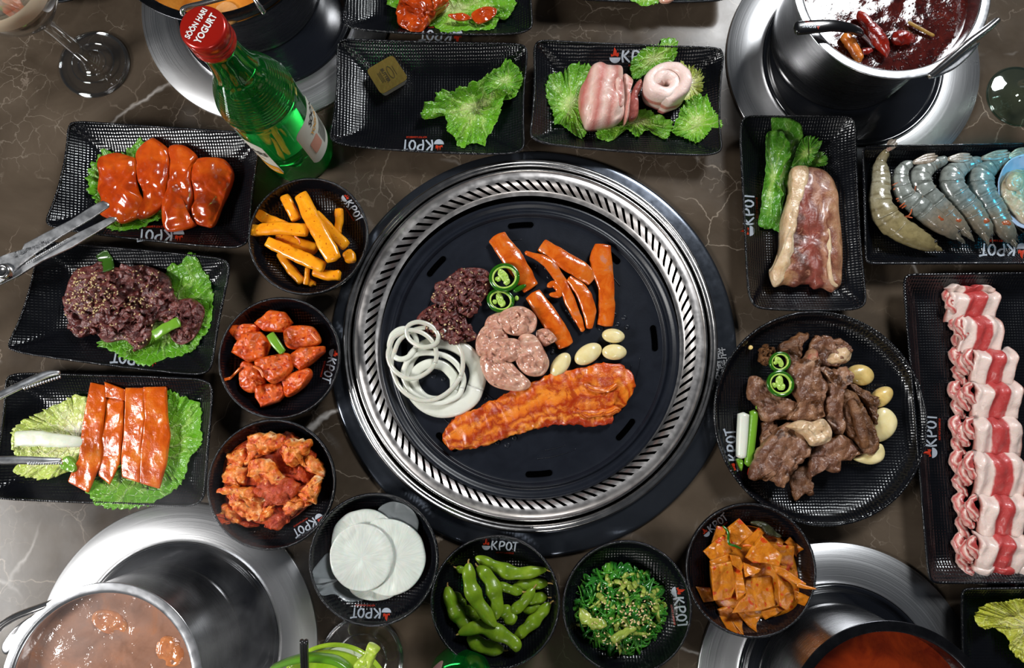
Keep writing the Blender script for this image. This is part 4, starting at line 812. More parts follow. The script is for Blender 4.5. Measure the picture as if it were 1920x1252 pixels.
for si, (cl, wd, lb, mt, tip) in enumerate(shr):
    e0 = empty_at('G', cl[4], 5, 'raw_shrimp', lb, 'shrimp', g); N0 = len(cl); up_ = 15
    n = 90; z = [14 + 2 * math.sin(i / N0 * 3) + (3 if i == 0 else 0) for i in range(N0)]; s = CROPS['G'][2]
    path = np.array([P(*q[:2], zz / 1000) for q, zz in zip(cr('G', cl), z)]); wv = np.array(wd) / s * mpp(.014)
    A = catmull(np.column_stack([path, wv]), n); ww = A[:, 3].copy(); q = np.arange(n) / n
    seg = (q * 11) % 1; ww *= np.where(q < .66, 1 + .07 * (seg - .5), 1.0); ww = np.clip(ww, .003, None)
    V, F, U = loft(A[:, :3], ww, ww * .78, n=n, M=20, e=2.2, cap=.25, noise=.0005, nf=300, seed=si); item('body', None, None, (V, F, U), F_[mt], parent=e0)
    a, b = np.array(cl[0]), np.array(tip); d = (b - a) / np.linalg.norm(b - a); nn = np.array([-d[1], d[0]])
    for k_ in (-1, 0, 1):
        m_ = a + (b - a) * .5 + nn * k_ * 22; tp = b + nn * k_ * 22 - d * abs(k_) * 18
        item('tail_fin', None, None, pl('G', [tuple(a - d * 12), tuple(m_), tuple(tp)], [30, 44, 16], [18 + k_, 19 + k_, 19 + k_], 1.8, e=2, cap=.3, curl=.15), F_['shrimpfan'], parent=e0)
    # seam rings of the shell segments
    for q_ in (.12, .22, .33, .44, .55, .66):
        i = int(q_ * n); T = A[i + 1, :3] - A[i - 1, :3]; T /= np.linalg.norm(T); S = np.cross(T, (0, 0, 1)); S /= np.linalg.norm(S)
        ring = [A[i, :3] + S * math.cos(t) * ww[i] * .505 + np.array([0, 0, 1]) * math.sin(t) * ww[i] * .395 + T * .002 * math.sin(t) for t in np.linspace(.1, PI - .1, 14)]
        item('shell_edge', None, None, loft(ring, .0011, .0011, n=24, M=6), F_[mt], parent=e0)
    i = int(.97 * n); T = A[i, :3] - A[i - 3, :3]; T /= np.linalg.norm(T); S = np.cross(T, (0, 0, 1))
    item('eye', 'black eye', None, ico(A[int(.93 * n), :3] - S * ww[int(.93 * n)] * .25 + np.array([0, 0, ww[int(.93 * n)] * .38]), .0012, 2), M_['blackglass'], parent=e0)
    V_, F_2, U_ = pl('G', [tuple(np.array(cl[-1]) * 1.0 - (np.array(cl[-1]) - np.array(cl[-3])) * .55), cl[-1], tuple(np.array(cl[-1]) + (np.array(cl[-1]) - np.array(cl[-2])) * .55)], [wd[-2] * .55, wd[-1] * .7, 5], [17, 16, 15], [7, 4, 1.2], noise=.0007, nf=400); item('rostrum', None, None, (V_, F_2, U_ * np.array([.2, 1]) + np.array([.8, 0])), F_[mt], parent=e0)
    for q3 in (.80, .86, .92):
        i3 = int(q3 * n); T3 = A[i3, :3] - A[i3 - 3, :3]; T3 /= np.linalg.norm(T3); S3 = np.cross(T3, (0, 0, 1)) * (-1)
        item('leg', None, None, loft([A[i3, :3] + S3 * ww[i3] * .35, A[i3, :3] + S3 * ww[i3] * .62 + T3 * .003 - np.array([0, 0, .003]), A[i3, :3] + S3 * ww[i3] * .72 + T3 * .008 - np.array([0, 0, .005])], [.0014, .0011, .0005], [.0012, .001, .0005], n=10, M=6), F_['shrimpfan'], parent=e0)
    i = int(.76 * n)
    if si: item('roe_patch', 'orange red patch in the head', None, ico(A[i, :3] + np.array([0, 0, ww[i] * .20]) , ww[i] * .30, 3, .001, 200, si, (1, .8, .75)), F_['shrimpred'], parent=e0)
for j, (pts, o) in enumerate([([(300, 540), (340, 500), (378, 460)], 1), ([(320, 620), (380, 600), (440, 590)], 1), ([(330, 640), (400, 610), (470, 620)], 1), ([(350, 690), (400, 650), (440, 620)], 1), ([(370, 700), (430, 660), (485, 620)], 1), ([(490, 620), (485, 560), (495, 500)], 1), ([(410, 770), (450, 740), (480, 600)], 1), ([(290, 500), (330, 480), (370, 470)], 1), ([(400, 770), (440, 775), (470, 780)], 1)]):
    item('loose_shrimp_leg', 'thin orange shrimp leg between the two leftmost shrimp, ' + ('second from the top', 'top of the middle bunch', 'second of the middle bunch', 'third of the middle bunch', 'lowest of the middle bunch', 'hair thin one standing upright', 'long pale one beside the upright one', 'topmost of all', 'lowest of all')[j], 'shrimp', pl('G', pts, [16, 12, 6] if j != 5 else [7, 6, 4], [16, 19, 21], 1.6, M=8), F_['shrimpleg'], 'thin orange shrimp legs')
ms = empty_at('G', (1450, 520), 5, 'half_shell_mussel', 'opened mussel in a pearly half shell at the right edge', 'shellfish')
item('half_shell', 'pearly blue shell', None, leaf('G', ell(1470, 560, 265, 330, 24, rot=-15), 9, 22, .3, 8, N=120, seed=3, crumple=.6, th=1.5, fold=0), F_['shell'], parent=ms)
item('mussel_flesh', None, None, slab('G', [(1290, 420), (1330, 370), (1400, 355), (1500, 380), (1560, 480), (1560, 760), (1460, 830), (1390, 760), (1330, 690), (1260, 620), (1245, 500)], 14, 12, N=90, noise=2.4, nf=110, seed=6, p=1.0), F_['mussel'], parent=ms)
item('flesh_lobe', 'pale rounded lobe', None, slab('G', ell(1370, 460, 75, 85, 16), 23, 7, N=50, noise=1, p=.8), F_['mussel'], parent=ms)
item('shell_edge_tail', 'dark shell tip at the lower right of the last shrimp', 'shellfish', pl('G', [(1310, 790), (1370, 860), (1440, 910)], [16, 12, 8], 12, 3, M=8), F_['dark'])
# ================================================================ tray 10: lamb rolls
CUR[0] = TR[10][1]
rows = [(70, 95, 200, 388, 13), (90, 205, 205, 412, 15), (184, 330, 242, 428, 17), (315, 455, 300, 486, 18), (446, 590, 308, 508, 19), (583, 735, 310, 512, 20), (717, 895, 308, 524, 20), (885, 1060, 332, 530, 20), (1045, 1190, 322, 530, 19), (1160, 1228, 300, 540, 11)]
words = ['thin topmost', 'uppermost full', 'second full', 'third', 'fourth', 'fifth', 'sixth', 'seventh', 'lowest full', 'flat bottom']
for i, (y0, y1, x0, x1, z) in enumerate(rows):
    e0 = empty_at('F', ((x0 + x1) / 2, (y0 + y1) / 2), 5, 'lamb_slice', words[i] + ' slice in the column of red and white lamb rolls', 'lamb', 'folded lamb slices on the long tray')
    # slice bent over like a tile: sheet whose section (along y) is an arch, overlapping the next one
    nU, nV = 48, 22; a = P(*cr('F', [(x0, y0)])[0][:2], z / 1000); b = P(*cr('F', [(x1, y1 + 14)])[0][:2], z / 1000); V = np.zeros((nV, nU, 3)); Uv = np.zeros((nV, nU, 2)); rr = random.Random(i)
    ph = rr.uniform(0, 6)
    for j in range(nV):
        tj = j / (nV - 1)
        for k_ in range(nU):
            u = k_ / (nU - 1); wv = .0016 * math.sin(u * 13 + ph) + .0009 * math.sin(u * 27 + ph * 2)
            x = a[0] + (b[0] - a[0]) * u + .0012 * math.sin(tj * 5 + ph); y = a[1] + (b[1] - a[1]) * tj + wv * (.7 if 0 < tj < 1 else 1)
            arch = math.sin(min(1, tj * 3.0) * PI / 2); zz = .006 + (z / 1000 - .004) * arch * (1 - .55 * tj ** 1.5) + .0045 * (1 - tj) + .0011 * math.sin(u * 19 + tj * 3 + ph) - .004 * (max(0, abs(u - .5) - .42) / .08) ** 2
            V[j, k_] = (x, y, zz); Uv[j, k_] = (u, tj)
    V = V.reshape(-1, 3); V[:, 2] += fbm(V, 120, 3, i) * .0010; Uv = Uv.reshape(-1, 2); F = grid_faces(nV, nU, False); n = len(V); V2 = V.copy(); V2[:, 2] -= .0028
    ed = [k_ for k_ in range(nU)] + [j * nU + nU - 1 for j in range(1, nV)] + [(nV - 1) * nU + k_ for k_ in range(nU - 2, -1, -1)] + [j * nU for j in range(nV - 2, 0, -1)]
    F = [f[::-1] for f in F] + [tuple(x + n for x in f) for f in F] + [(ed[q], ed[(q + 1) % len(ed)], ed[(q + 1) % len(ed)] + n, ed[q] + n) for q in range(len(ed))]
    mk('folded_slice', np.vstack([V, V2]), F, F_['lamb'], e0, uv=np.vstack([Uv, Uv]))
    if 0 < i < 9:
        xe = 200 if i == 1 else 232 + 5 * (i > 5) + 10 * (i > 6)
        for q, (dx, dy, w1, zz) in enumerate([(0, .25, 44, 9), (26, .45, 40, 13), (48, .30, 34, 16), (10, .7, 38, 8)]):
            if i == 1 and q == 2: continue
            xs = min(xe + dx, x0 + 6); yy = y0 + (y1 - y0) * dy; h = (y1 - y0) * .55
            if i == 1: xs = 208 + q * 5
            item('curled_end', None, None, pl('F', [(xs + 14, yy - h * .5), (xs - 4, yy - h * .1), (xs + 8, yy + h * .3), (xs + 26, yy + h * .6)], [w1 * .5, w1, w1 * 1.05, w1 * .6], [zz - 1, zz + 1, zz, zz - 2], [4, 6, 6, 4], n=26, M=12, e=2.4, noise=.0014, nf=230, seed=i * 7 + q, roll=[.3, -.5, .4, -.3]), F_['lambend'], parent=e0)
# ================================================================ tray 11: napa
CUR[0] = TR[11][1]
item('napa_cabbage_leaf', 'yellow crinkled napa cabbage leaf in the bottom right tray', 'cabbage', leaf('N', [(1645, 700), (1660, 655), (1730, 615), (1850, 600), (1990, 600), (2120, 700), (2060, 990), (1960, 960), (1880, 900), (1835, 830), (1810, 780), (1745, 742), (1680, 742)], 8, 14, 2.4, 30, seed=51, crumple=4.5, ctr=(1950, 740)), F_['napay'])

# ================================================================ bowl 1: yellow radish sticks
CUR[0] = BW[1][1]
g = 'yellow pickled radish sticks'
for pts, wd, z, lb in [([(285, 228), (370, 262), (440, 300)], 62, (14, 15, 15), 'short stick end at the upper left, under the long level one'), ([(360, 322), (470, 360), (560, 388)], 66, (14, 15, 15), 'stick in the middle hidden under three others'),
    ([(378, 400), (430, 480), (492, 548)], 48, (13, 13, 12), 'steep stick at the lower left'), ([(400, 122), (432, 180), (462, 245)], 54, (20, 21, 20), 'stick pointing to the top left'),
    ([(668, 180), (668, 240), (660, 310)], 42, (19, 17, 16), 'upright stick at the right'), ([(700, 395), (720, 420), (722, 450)], 60, (14, 15, 16), 'stick end at the far right'),
    ([(545, 205), (620, 290), (705, 372)], 60, (17, 19, 20), 'stick slanting under the top one to the right'), ([(540, 488), (610, 510), (678, 512)], 52, (15, 16, 17), 'stick at the bottom right'),
    ([(500, 530), (540, 555), (545, 560)], 34, (12, 12, 12), 'small end at the bottom'), ([(512, 470), (510, 520), (505, 562)], 26, (17, 15, 13), 'thin sliver at the bottom'),
    ([(232, 300), (370, 282), (520, 292)], 64, (20, 24, 25), 'long level stick at the left'), ([(312, 345), (450, 410), (600, 475)], 68, (19, 22, 24), 'long stick sloping to the lower right'),
    ([(478, 112), (560, 280), (648, 440)], 84, (26, 31, 31), 'long topmost stick crossing the bowl')]:
    item('radish_stick', 'yellow pickled radish, ' + lb, 'radish', pl('L', pts, [wd * .85, wd, wd * .95], z, 8 if wd > 40 else 5, e=3.4, cap=.22, noise=.0007, nf=150, seed=int(wd + pts[0][0]), n=22, M=16), F_['radish'], g)
item('carrot_shred', 'thin orange carrot shred on the yellow radish', 'carrot', pl('L', [(448, 318), (468, 335), (476, 360)], 9, 31, 1.5), F_['carrot'])
# ================================================================ bowl 2: cubed radish kimchi
CUR[0] = BW[2][1]
g = 'cubed radish kimchi chunks'
for i, (pts, lb, z, t) in enumerate([([(185, 940), (240, 935), (300, 1000), (300, 1052), (230, 1087), (178, 1042)], 'left of the bottom row', 9, 15), ([(260, 1045), (380, 1035), (412, 1080), (370, 1130), (290, 1160), (262, 1110)], 'lowest of the heap', 9, 14),
    ([(395, 1010), (510, 965), (537, 1000), (490, 1062), (410, 1107), (388, 1050)], 'lower right of the heap', 10, 15), ([(425, 905), (480, 862), (592, 855), (594, 882), (540, 932), (480, 982), (440, 950)], 'pointed one at the right', 12, 16),
    ([(400, 790), (430, 760), (500, 755), (545, 770), (570, 840), (470, 872), (415, 862)], 'upper right of the heap', 12, 16), ([(250, 745), (330, 678), (400, 690), (437, 740), (400, 790), (300, 785)], 'topmost of the heap', 12, 17),
    ([(148, 775), (210, 750), (280, 760), (260, 810), (170, 842)], 'small one at the upper left', 12, 12), ([(145, 890), (160, 850), (200, 792), (280, 785), (327, 840), (300, 920), (220, 935)], 'large one at the left', 16, 17),
    ([(258, 935), (330, 905), (418, 893), (432, 970), (350, 1040), (300, 1005)], 'large pale one in front', 20, 15)]):
    item('radish_cube', 'cubed radish kimchi chunk, ' + lb, 'kimchi', slab('L', pts, z, t, N=80, noise=2.0, nf=160, seed=60 + i, p=2.6, crease=.8, smooth=i % 2 == 0, tilt=(random.Random(i).uniform(-.25, .25), random.Random(i + 9).uniform(-.2, .2))), F_['kkak'], g)
item('green_onion_piece', 'green onion piece on top of the cubed radish kimchi', 'green onion', pl('L', [(328, 796), (355, 840), (396, 892)], [40, 46, 34], [36, 37, 36], 3.5, e=3, cap=.1), F_['scal'])
for pts, lb in [([(112, 1040), (145, 1005), (186, 962)], 'carrot shred against the left wall of the cubed radish bowl'), ([(530, 790), (550, 815), (570, 835)], 'carrot shred on the upper right radish chunk'), ([(245, 955), (280, 975), (298, 1012)], 'carrot shred on the front radish chunk')]:
    item('carrot_shred', lb, 'carrot', pl('L', pts, 13, (16, 20, 24) if pts[0][0] < 200 else 37, 2), F_['carrot'])
# ================================================================ bowl 3: cabbage kimchi
CUR[0] = BW[3][1]
g = 'cabbage kimchi pieces'
for i, (pts, lb, z, m) in enumerate([([(600, 200), (720, 150), (830, 200), (960, 300), (1000, 420), (800, 500), (600, 400)], 'dark red piece at the back right', 10, 'kimchired'), ([(60, 1010), (100, 930), (250, 1000), (430, 1060), (360, 1090), (180, 1050)], 'flat red piece at the bottom left', 9, 'kimchired'),
    ([(520, 1020), (600, 900), (700, 910), (742, 1000), (640, 1112), (540, 1092)], 'red piece at the bottom', 12, 'kimchired'), ([(120, 520), (200, 450), (330, 520), (330, 660), (220, 700), (105, 640)], 'piece at the left edge', 12, 'kimchi'),
    ([(130, 410), (170, 365), (312, 318), (305, 440), (250, 505), (165, 490)], 'piece at the upper left', 13, 'kimchi'), ([(80, 880), (130, 845), (260, 960), (245, 1062), (130, 1000)], 'folded leaf at the lower left edge', 11, 'kimchi'),
    ([(860, 480), (890, 390), (960, 365), (1060, 470), (1083, 592), (985, 562)], 'translucent leaf at the right edge', 13, 'kimchi'), ([(680, 880), (750, 790), (860, 810), (965, 850), (850, 925), (730, 975)], 'pale stem piece at the lower right', 14, 'kimchi'),
    ([(830, 740), (900, 680), (980, 580), (1055, 600), (1042, 720), (1002, 850), (880, 812)], 'pale square piece at the right', 16, 'kimchi'), ([(720, 480), (850, 475), (930, 560), (900, 640), (760, 620), (640, 545)], 'shaded piece right of the middle', 13, 'kimchired'),
    ([(300, 480), (325, 330), (338, 188), (480, 165), (590, 160), (690, 205), (700, 290), (600, 335), (440, 395)], 'big orange stem piece at the top', 17, 'kimchi'), ([(130, 780), (200, 720), (300, 750), (490, 830), (430, 1022), (300, 1000), (180, 900)], 'broad white stem piece at the lower left', 16, 'kimchi'),
    ([(52, 735), (130, 690), (300, 690), (430, 720), (480, 835), (300, 800), (150, 770)], 'piece with a torn tip at the left', 20, 'kimchi'), ([(450, 955), (500, 895), (612, 865), (525, 1000), (470, 1032)], 'narrow leaf wedge near the bottom', 18, 'kimchi'),
    ([(700, 245), (760, 225), (860, 225), (970, 228), (940, 330), (880, 400), (852, 478), (720, 482), (672, 380), (668, 290)], 'bright square piece at the upper right', 22, 'kimchi'),
    ([(340, 450), (460, 410), (560, 440), (650, 560), (740, 640), (600, 690), (450, 650), (330, 560)], 'crinkled leaf in the middle', 22, 'kimchi'), ([(480, 640), (620, 615), (720, 620), (835, 660), (800, 765), (660, 865), (520, 822), (415, 745)], 'shredded red heart below the middle', 21, 'kimchired')]):
    item('kimchi_piece', 'cabbage kimchi, ' + lb, 'kimchi', slab('H', pts, z, 11, N=84, noise=3.6, nf=120, seed=80 + i, p=1.5, rough=2.0, rf=260, crease=2.2, tilt=(random.Random(i + 2).uniform(-.2, .2), random.Random(i + 5).uniform(-.15, .15))), F_[m], g)
item('kimchi_bed', 'red juicy kimchi leaves at the bottom of the cabbage kimchi heap', 'kimchi', slab('H', [(130, 420), (330, 230), (600, 170), (850, 230), (1000, 420), (1040, 620), (960, 840), (700, 1040), (420, 1050), (180, 960), (100, 700)], 7, 12, N=110, noise=4.5, nf=90, seed=79, p=1.0, crease=3), F_['kimchired'])
# ================================================================ bowl 4: radish discs
CUR[0] = BW[4][1]
g = 'thin white radish discs'
item('radish_disc', 'see-through radish disc at the lower left of the white stack', 'radish', slab('O', [(730, 810), (690, 840), (660, 900), (670, 980), (715, 1030), (770, 1045), (820, 1085), (880, 1090), (930, 1070), (900, 950), (800, 860)], 9, 1.4, N=90, noise=1.0, p=6), F_['discthin'], g)
for pts, lb, z, m, tl in [(ell(985, 1000, 150, 88, 20), 'white disc peeping out at the bottom of the stack', 10, 'disc', (0, 0)), (ell(1105, 650, 133, 132, 22, wob=.03), 'bluish disc at the upper right of the white stack', 12, 'discthin', (.1, .1)),
    (ell(930, 760, 195, 200, 24, wob=.04), 'wide disc at the upper left of the white stack', 13, 'disc', (0, .03)), ([(960, 640), (1060, 618), (1160, 645), (1240, 710), (1270, 790), (1275, 870), (1240, 960), (1170, 1030), (1060, 1062), (960, 1030), (880, 980), (860, 800)], 'largest disc at the right of the white stack', 16, 'disc', (-.02, 0)),
    (ell(910, 840, 183, 194, 26, wob=.02), 'topmost disc in front of the white stack', 19, 'disc', (0, 0))]:
    item('radish_disc', lb, 'radish', slab('O', pts, z, 2.2, N=90, noise=.9, nf=60, p=7, tilt=tl), F_[m], g)
# ================================================================ bowl 5: edamame
CUR[0] = BW[5][1]
g = 'green edamame pods'
def pod(pts, wd, z, lb, seed):
    e0 = empty_at('M', pts[len(pts) // 2][:2], z, 'edamame_pod', 'edamame pod, ' + lb, 'edamame', g)
    path = np.array([P(*q[:2], z / 1000) for q in cr('M', pts)]); n = 44; A = catmull(path, n); q = np.linspace(0, 1, n); W_ = wd / 2.5946 * mpp(z / 1000) * .95
    nb = 3 if len(pts) > 3 else 2; env = np.sin(np.clip(q, 0, 1) * PI) ** .45; ww = W_ * env * (.90 + .10 * np.cos((q * nb - .5) * 2 * PI)); ww = np.clip(ww, .0012, None)
    V, F, U = loft(A, ww, ww * (.62 + .1 * np.cos((q * nb - .5) * 2 * PI)), n=n, M=18, e=2.0, cap=0, noise=.0005, nf=120, seed=seed, roll=.25 * math.sin(seed)); item('pod_shell', None, None, (V, F, U), F_['eda'], parent=e0)
    T = A[0] - A[3]; T /= np.linalg.norm(T); item('stem_tip', 'dry brown stem tip', None, loft([A[0] - T * .001, A[0] + T * .0015, A[0] + T * .0030 + np.array([.0008, .0005, 0])], [.0022, .0014, .0014], [.0022, .0014, .0014], n=8, M=6), F_['stem'], parent=e0)
for i, (pts, wd, z, lb) in enumerate([([(765, 218), (800, 230), (840, 246)], 44, 12, 'short one at the upper left'), ([(750, 335), (780, 380), (812, 410)], 62, 10, 'dark one behind the left pod'), ([(800, 410), (840, 440), (890, 455)], 66, 12, 'buried in the middle left'),
    ([(1190, 400), (1150, 415), (1095, 430)], 50, 10, 'dark one at the right under others'), ([(1210, 362), (1150, 365), (1090, 375)], 62, 12, 'blunt one at the right'), ([(1215, 292), (1130, 300), (1040, 310)], 62, 14, 'with an orange spot at the upper right'),
    ([(1090, 335), (1030, 325), (965, 295)], 52, 19, 'slim one right of the middle'), ([(1145, 315), (1090, 390), (1030, 435)], 66, 18, 'slanting one at the right'), ([(1225, 390), (1170, 450), (1110, 510), (1045, 560)], 74, 16, 'long one at the lower right'),
    ([(1210, 228), (1060, 245), (960, 215), (862, 165)], 80, 19, 'long one at the top'), ([(725, 308), (748, 400), (790, 470), (830, 520)], 86, 17, 'long one down the left side'), ([(1000, 620), (900, 600), (820, 555)], 84, 15, 'broad one at the very bottom'),
    ([(980, 405), (1020, 450), (1045, 495)], 84, 17, 'short fat one in the middle'), ([(775, 542), (870, 508), (960, 530), (1045, 580), (1062, 630)], 84, 24, 'curved one in front at the bottom'), ([(868, 210), (930, 280), (962, 370), (962, 470)], 88, 25, 'upright one just right of the center'),
    ([(826, 195), (835, 290), (875, 390), (962, 505)], 88, 30, 'longest topmost one left of the center')]): pod(pts, wd, z, lb, i)
# ================================================================ bowl 6: seaweed salad
CUR[0] = BW[6][1]
sw = empty_at('S', (540, 700), 6, 'seaweed_salad', 'tangled green seaweed salad with sesame in the bottom bowl', 'seaweed')
def strands(n, seed, m, w_, cxy=(530, 690), R=430, curly=.75, zr=(8, 32), Ls=(200, 520)):
    r = random.Random(seed); out = []
    for i in range(n):
        rad = R * math.sqrt(r.random()) * .9; a = r.uniform(0, 2 * PI); x, y = cxy[0] + rad * math.cos(a), cxy[1] + rad * 1.02 * math.sin(a); h = r.uniform(0, 2 * PI); L = r.uniform(*Ls); k_ = r.uniform(-1, 1) * curly; pts = []; zz = []
        hz = zr[0] + (zr[1] - zr[0]) * r.random()
        for j in range(8):
            d = math.hypot(x - cxy[0], y - cxy[1]) / R
            if d > 1.0: h = math.atan2(cxy[1] - y, cxy[0] - x) + r.uniform(-.9, .9)
            pts.append((x, y)); zz.append(max(7.5, 7 + (hz - 7) * max(.12, 1 - .75 * d * d) + 1.5 * math.sin(j * 1.7 + i))); x += math.cos(h) * L / 8; y += math.sin(h) * L / 8; h += k_ * .6 + r.uniform(-.25, .25)
        ww = r.uniform(*w_); out.append(pl('S', pts, [ww * .6] + [ww] * 6 + [ww * .4], zz, min(1.6, ww * .05 + .5), n=30, M=6, e=2, cap=0, roll=[r.uniform(-1, 1)] * 8))
    return join(out)
item('seaweed_strands', None, None, strands(190, 5, None, (22, 62)), F_['weed'], parent=sw, kind='stuff')
item('fine_tendrils', None, None, strands(90, 6, None, (6, 11), curly=1.3, zr=(14, 36)), F_['weed'], parent=sw, kind='stuff')
item('pale_stems', None, None, join([strands(74, 7, None, (26, 66), curly=.4, zr=(20, 35), Ls=(90, 230)), pl('S', [(440, 1000), (560, 920), (690, 850)], [70, 80, 40], [34, 37, 36], 4, noise=.001), pl('S', [(130, 690), (240, 800), (390, 850)], [50, 110, 60], [26, 30, 32], 4, noise=.002, nf=300)]), F_['weedpale'], parent=sw, kind='stuff')
item('sesame_seeds', None, None, join([seeds('S', ell(560, 740, 330, 330), 90, 37, 4, None, .0011), seeds('S', ell(640, 740, 130, 120), 40, 39, 5, None, .0012)]), F_['sesame'], parent=sw, kind='stuff')
# ================================================================ bowl 7: fish cake sheets
CUR[0] = BW[7][1]
g = 'orange fish cake sheets'
for i, (pts, lb, z) in enumerate([([(240, 640), (310, 618), (387, 700), (352, 766), (270, 722)], 'bottom left corner piece', 9), ([(128, 522), (212, 530), (228, 602), (170, 606)], 'small strip at the far left', 11), ([(350, 655), (500, 660), (440, 752), (408, 732)], 'pointed piece at the bottom', 11),
    ([(245, 190), (300, 200), (280, 250), (215, 285)], 'small piece at the top left', 12), ([(610, 280), (642, 250), (706, 312), (680, 362)], 'corner piece at the upper right', 13), ([(660, 540), (727, 560), (727, 607), (665, 607)], 'blunt piece at the right', 13),
    ([(480, 660), (570, 630), (605, 645), (510, 706)], 'piece peeping out at the lower middle', 13), ([(310, 200), (370, 150), (437, 225), (362, 295), (320, 290)], 'square piece at the top', 16), ([(530, 288), (667, 300), (667, 432), (600, 405), (560, 350)], 'square piece at the right', 16),
    ([(570, 450), (682, 520), (662, 600), (622, 652), (580, 622)], 'lower right piece', 17), ([(400, 478), (562, 470), (578, 632), (480, 652), (310, 652), (350, 600), (395, 570)], 'big square piece at the bottom', 17), ([(170, 330), (270, 240), (312, 240), (332, 332), (220, 387)], 'upper left square piece', 19),
    ([(330, 410), (382, 420), (400, 552), (350, 592)], 'rolled edge right of the big left square', 20), ([(378, 292), (470, 198), (502, 232), (420, 322)], 'folded piece below the top square', 20), ([(310, 345), (370, 358), (397, 412), (380, 442), (325, 402)], 'small crumpled piece left of the middle', 23),
    ([(390, 390), (482, 422), (470, 442), (400, 472)], 'small flap in the middle', 23), ([(200, 380), (312, 340), (327, 377), (210, 404)], 'strip above the big left square', 22), ([(540, 398), (620, 428), (722, 500), (702, 522), (560, 442)], 'long folded strip at the right', 23),
    ([(198, 402), (322, 380), (357, 522), (330, 602), (230, 602)], 'big square piece at the left', 23), ([(400, 362), (440, 300), (492, 238), (542, 290), (602, 352), (580, 412), (500, 392), (440, 392)], 'bent fold standing up in the middle', 25)]):
    r_ = random.Random(i * 3 + 1); item('fish_cake_sheet', 'fish cake sheet, ' + lb, 'fish cake', slab('N', pts, z, 3.6, N=72, noise=1.6, nf=90, seed=140 + i, p=5, smooth=False, tilt=(r_.uniform(-.28, .28), r_.uniform(-.22, .22))), F_['fish'], g)
item('fish_cake_sheet', 'fish cake sheet, flat lowest one under the whole heap', 'fish cake', slab('N', [(230, 260), (420, 190), (640, 300), (680, 560), (560, 680), (330, 680), (220, 560)], 7, 8, N=80, noise=3, nf=70, seed=139, p=2, crease=2), F_['fish'], g)
item('fish_cake_strip', 'thin fish cake strip poking over the right rim', 'fish cake', pl('N', [(680, 510), (730, 525), (788, 534)], [26, 20, 8], [29, 31, 33], 2), F_['fish'])
item('kelp_strip', 'dark kelp strip at the top right of the fish cake', 'kelp', pl('N', [(425, 172), (490, 185), (540, 225), (590, 250)], [24, 40, 40, 20], [16, 20, 20, 17], 3, noise=.001), F_['dark'])
item('pepper_strip', 'thin dark green pepper strip on the fish cake', 'pepper', pl('N', [(275, 190), (305, 225), (310, 285), (345, 300), (378, 315)], [12, 14, 14, 14, 12], [25, 27, 28, 28, 26], 2.5, n=30), F_['jal'])
item('carrot_shred', 'short orange carrot shred on the fish cake', 'carrot', pl('N', [(385, 300), (410, 297), (436, 301)], 12, 29, 2), F_['carrot'])
# ================================================================ plate 8: grilled beef
CUR[0] = BW[8][1]
g = 'grilled beef slices on the round plate'
for i, (pts, lb, z, t, m) in enumerate([([(170, 665), (270, 665), (265, 740), (160, 815), (165, 720)], 'small piece between the left ones', 7, 9, 'steak'), ([(735, 400), (850, 460), (930, 500), (920, 580), (915, 690), (880, 650), (840, 540), (750, 460)], 'browned curled strip at the right by the garlic', 8, 12, 'steakbrown'),
    ([(275, 185), (350, 120), (460, 80), (472, 112), (430, 150), (412, 262), (350, 300), (325, 225)], 'pointed piece at the upper left', 9, 12, 'steakbrown'), ([(500, 120), (590, 100), (700, 140), (757, 200), (740, 262), (650, 305), (540, 295), (480, 235)], 'pale piece with fat at the top', 9, 15, 'steak'),
    ([(360, 1020), (480, 930), (492, 1070), (497, 1140), (440, 1130), (388, 1172)], 'lowest pointed piece', 7, 9, 'steakbrown'), ([(90, 380), (140, 365), (230, 420), (242, 480), (350, 515), (405, 560), (350, 625), (240, 662), (170, 652), (140, 560), (83, 500)], 'left piece with a red corner', 10, 15, 'steak'),
    ([(695, 480), (760, 465), (850, 580), (900, 700), (930, 852), (830, 872), (770, 790), (700, 720)], 'dark piece around the long bone', 11, 14, 'steakbrown'), ([(545, 305), (640, 315), (710, 300), (777, 360), (722, 420), (692, 560), (697, 745), (620, 705), (580, 560), (590, 400)], 'upright piece right of the middle', 15, 13, 'steak'),
    ([(500, 840), (640, 750), (700, 745), (762, 792), (822, 862), (750, 912), (690, 930), (668, 992), (560, 980), (490, 1030), (482, 930)], 'lower right triangular piece', 13, 13, 'steak'), ([(340, 330), (385, 270), (440, 250), (500, 175), (547, 250), (552, 340), (592, 420), (582, 560), (577, 642), (480, 662), (330, 642), (400, 560), (370, 450)], 'large middle piece', 18, 14, 'steak'),
    ([(330, 672), (400, 700), (462, 760), (492, 850), (440, 920), (400, 965), (350, 1020), (335, 1060), (305, 1095), (230, 1050), (160, 1045), (90, 1022), (130, 880), (180, 800)], 'largest piece at the lower left', 19, 14, 'steak')]):
    item('beef_slice', 'grilled beef, ' + lb, 'beef', slab('E', pts, z, t, N=96, noise=2.8, nf=110, seed=200 + i, p=2.0, rough=1.6, rf=250, crease=2.2), F_[m], g)
item('fat_cap', 'creamy lump of fat on the lower left beef slice', 'beef', slab('E', [(335, 690), (420, 652), (500, 662), (570, 642), (610, 680), (628, 730), (612, 792), (500, 822), (450, 760), (380, 715)], 25, 13, N=80, noise=2.4, nf=130, seed=5, p=1), F_['fat'])
item('fat_cap', 'creamy fat end on the topmost beef piece', 'beef', slab('E', [(640, 190), (720, 170), (757, 200), (742, 262), (680, 285), (600, 290), (560, 270), (600, 240)], 13, 12, N=60, noise=1.6, nf=110, seed=8, p=1), F_['fat'])
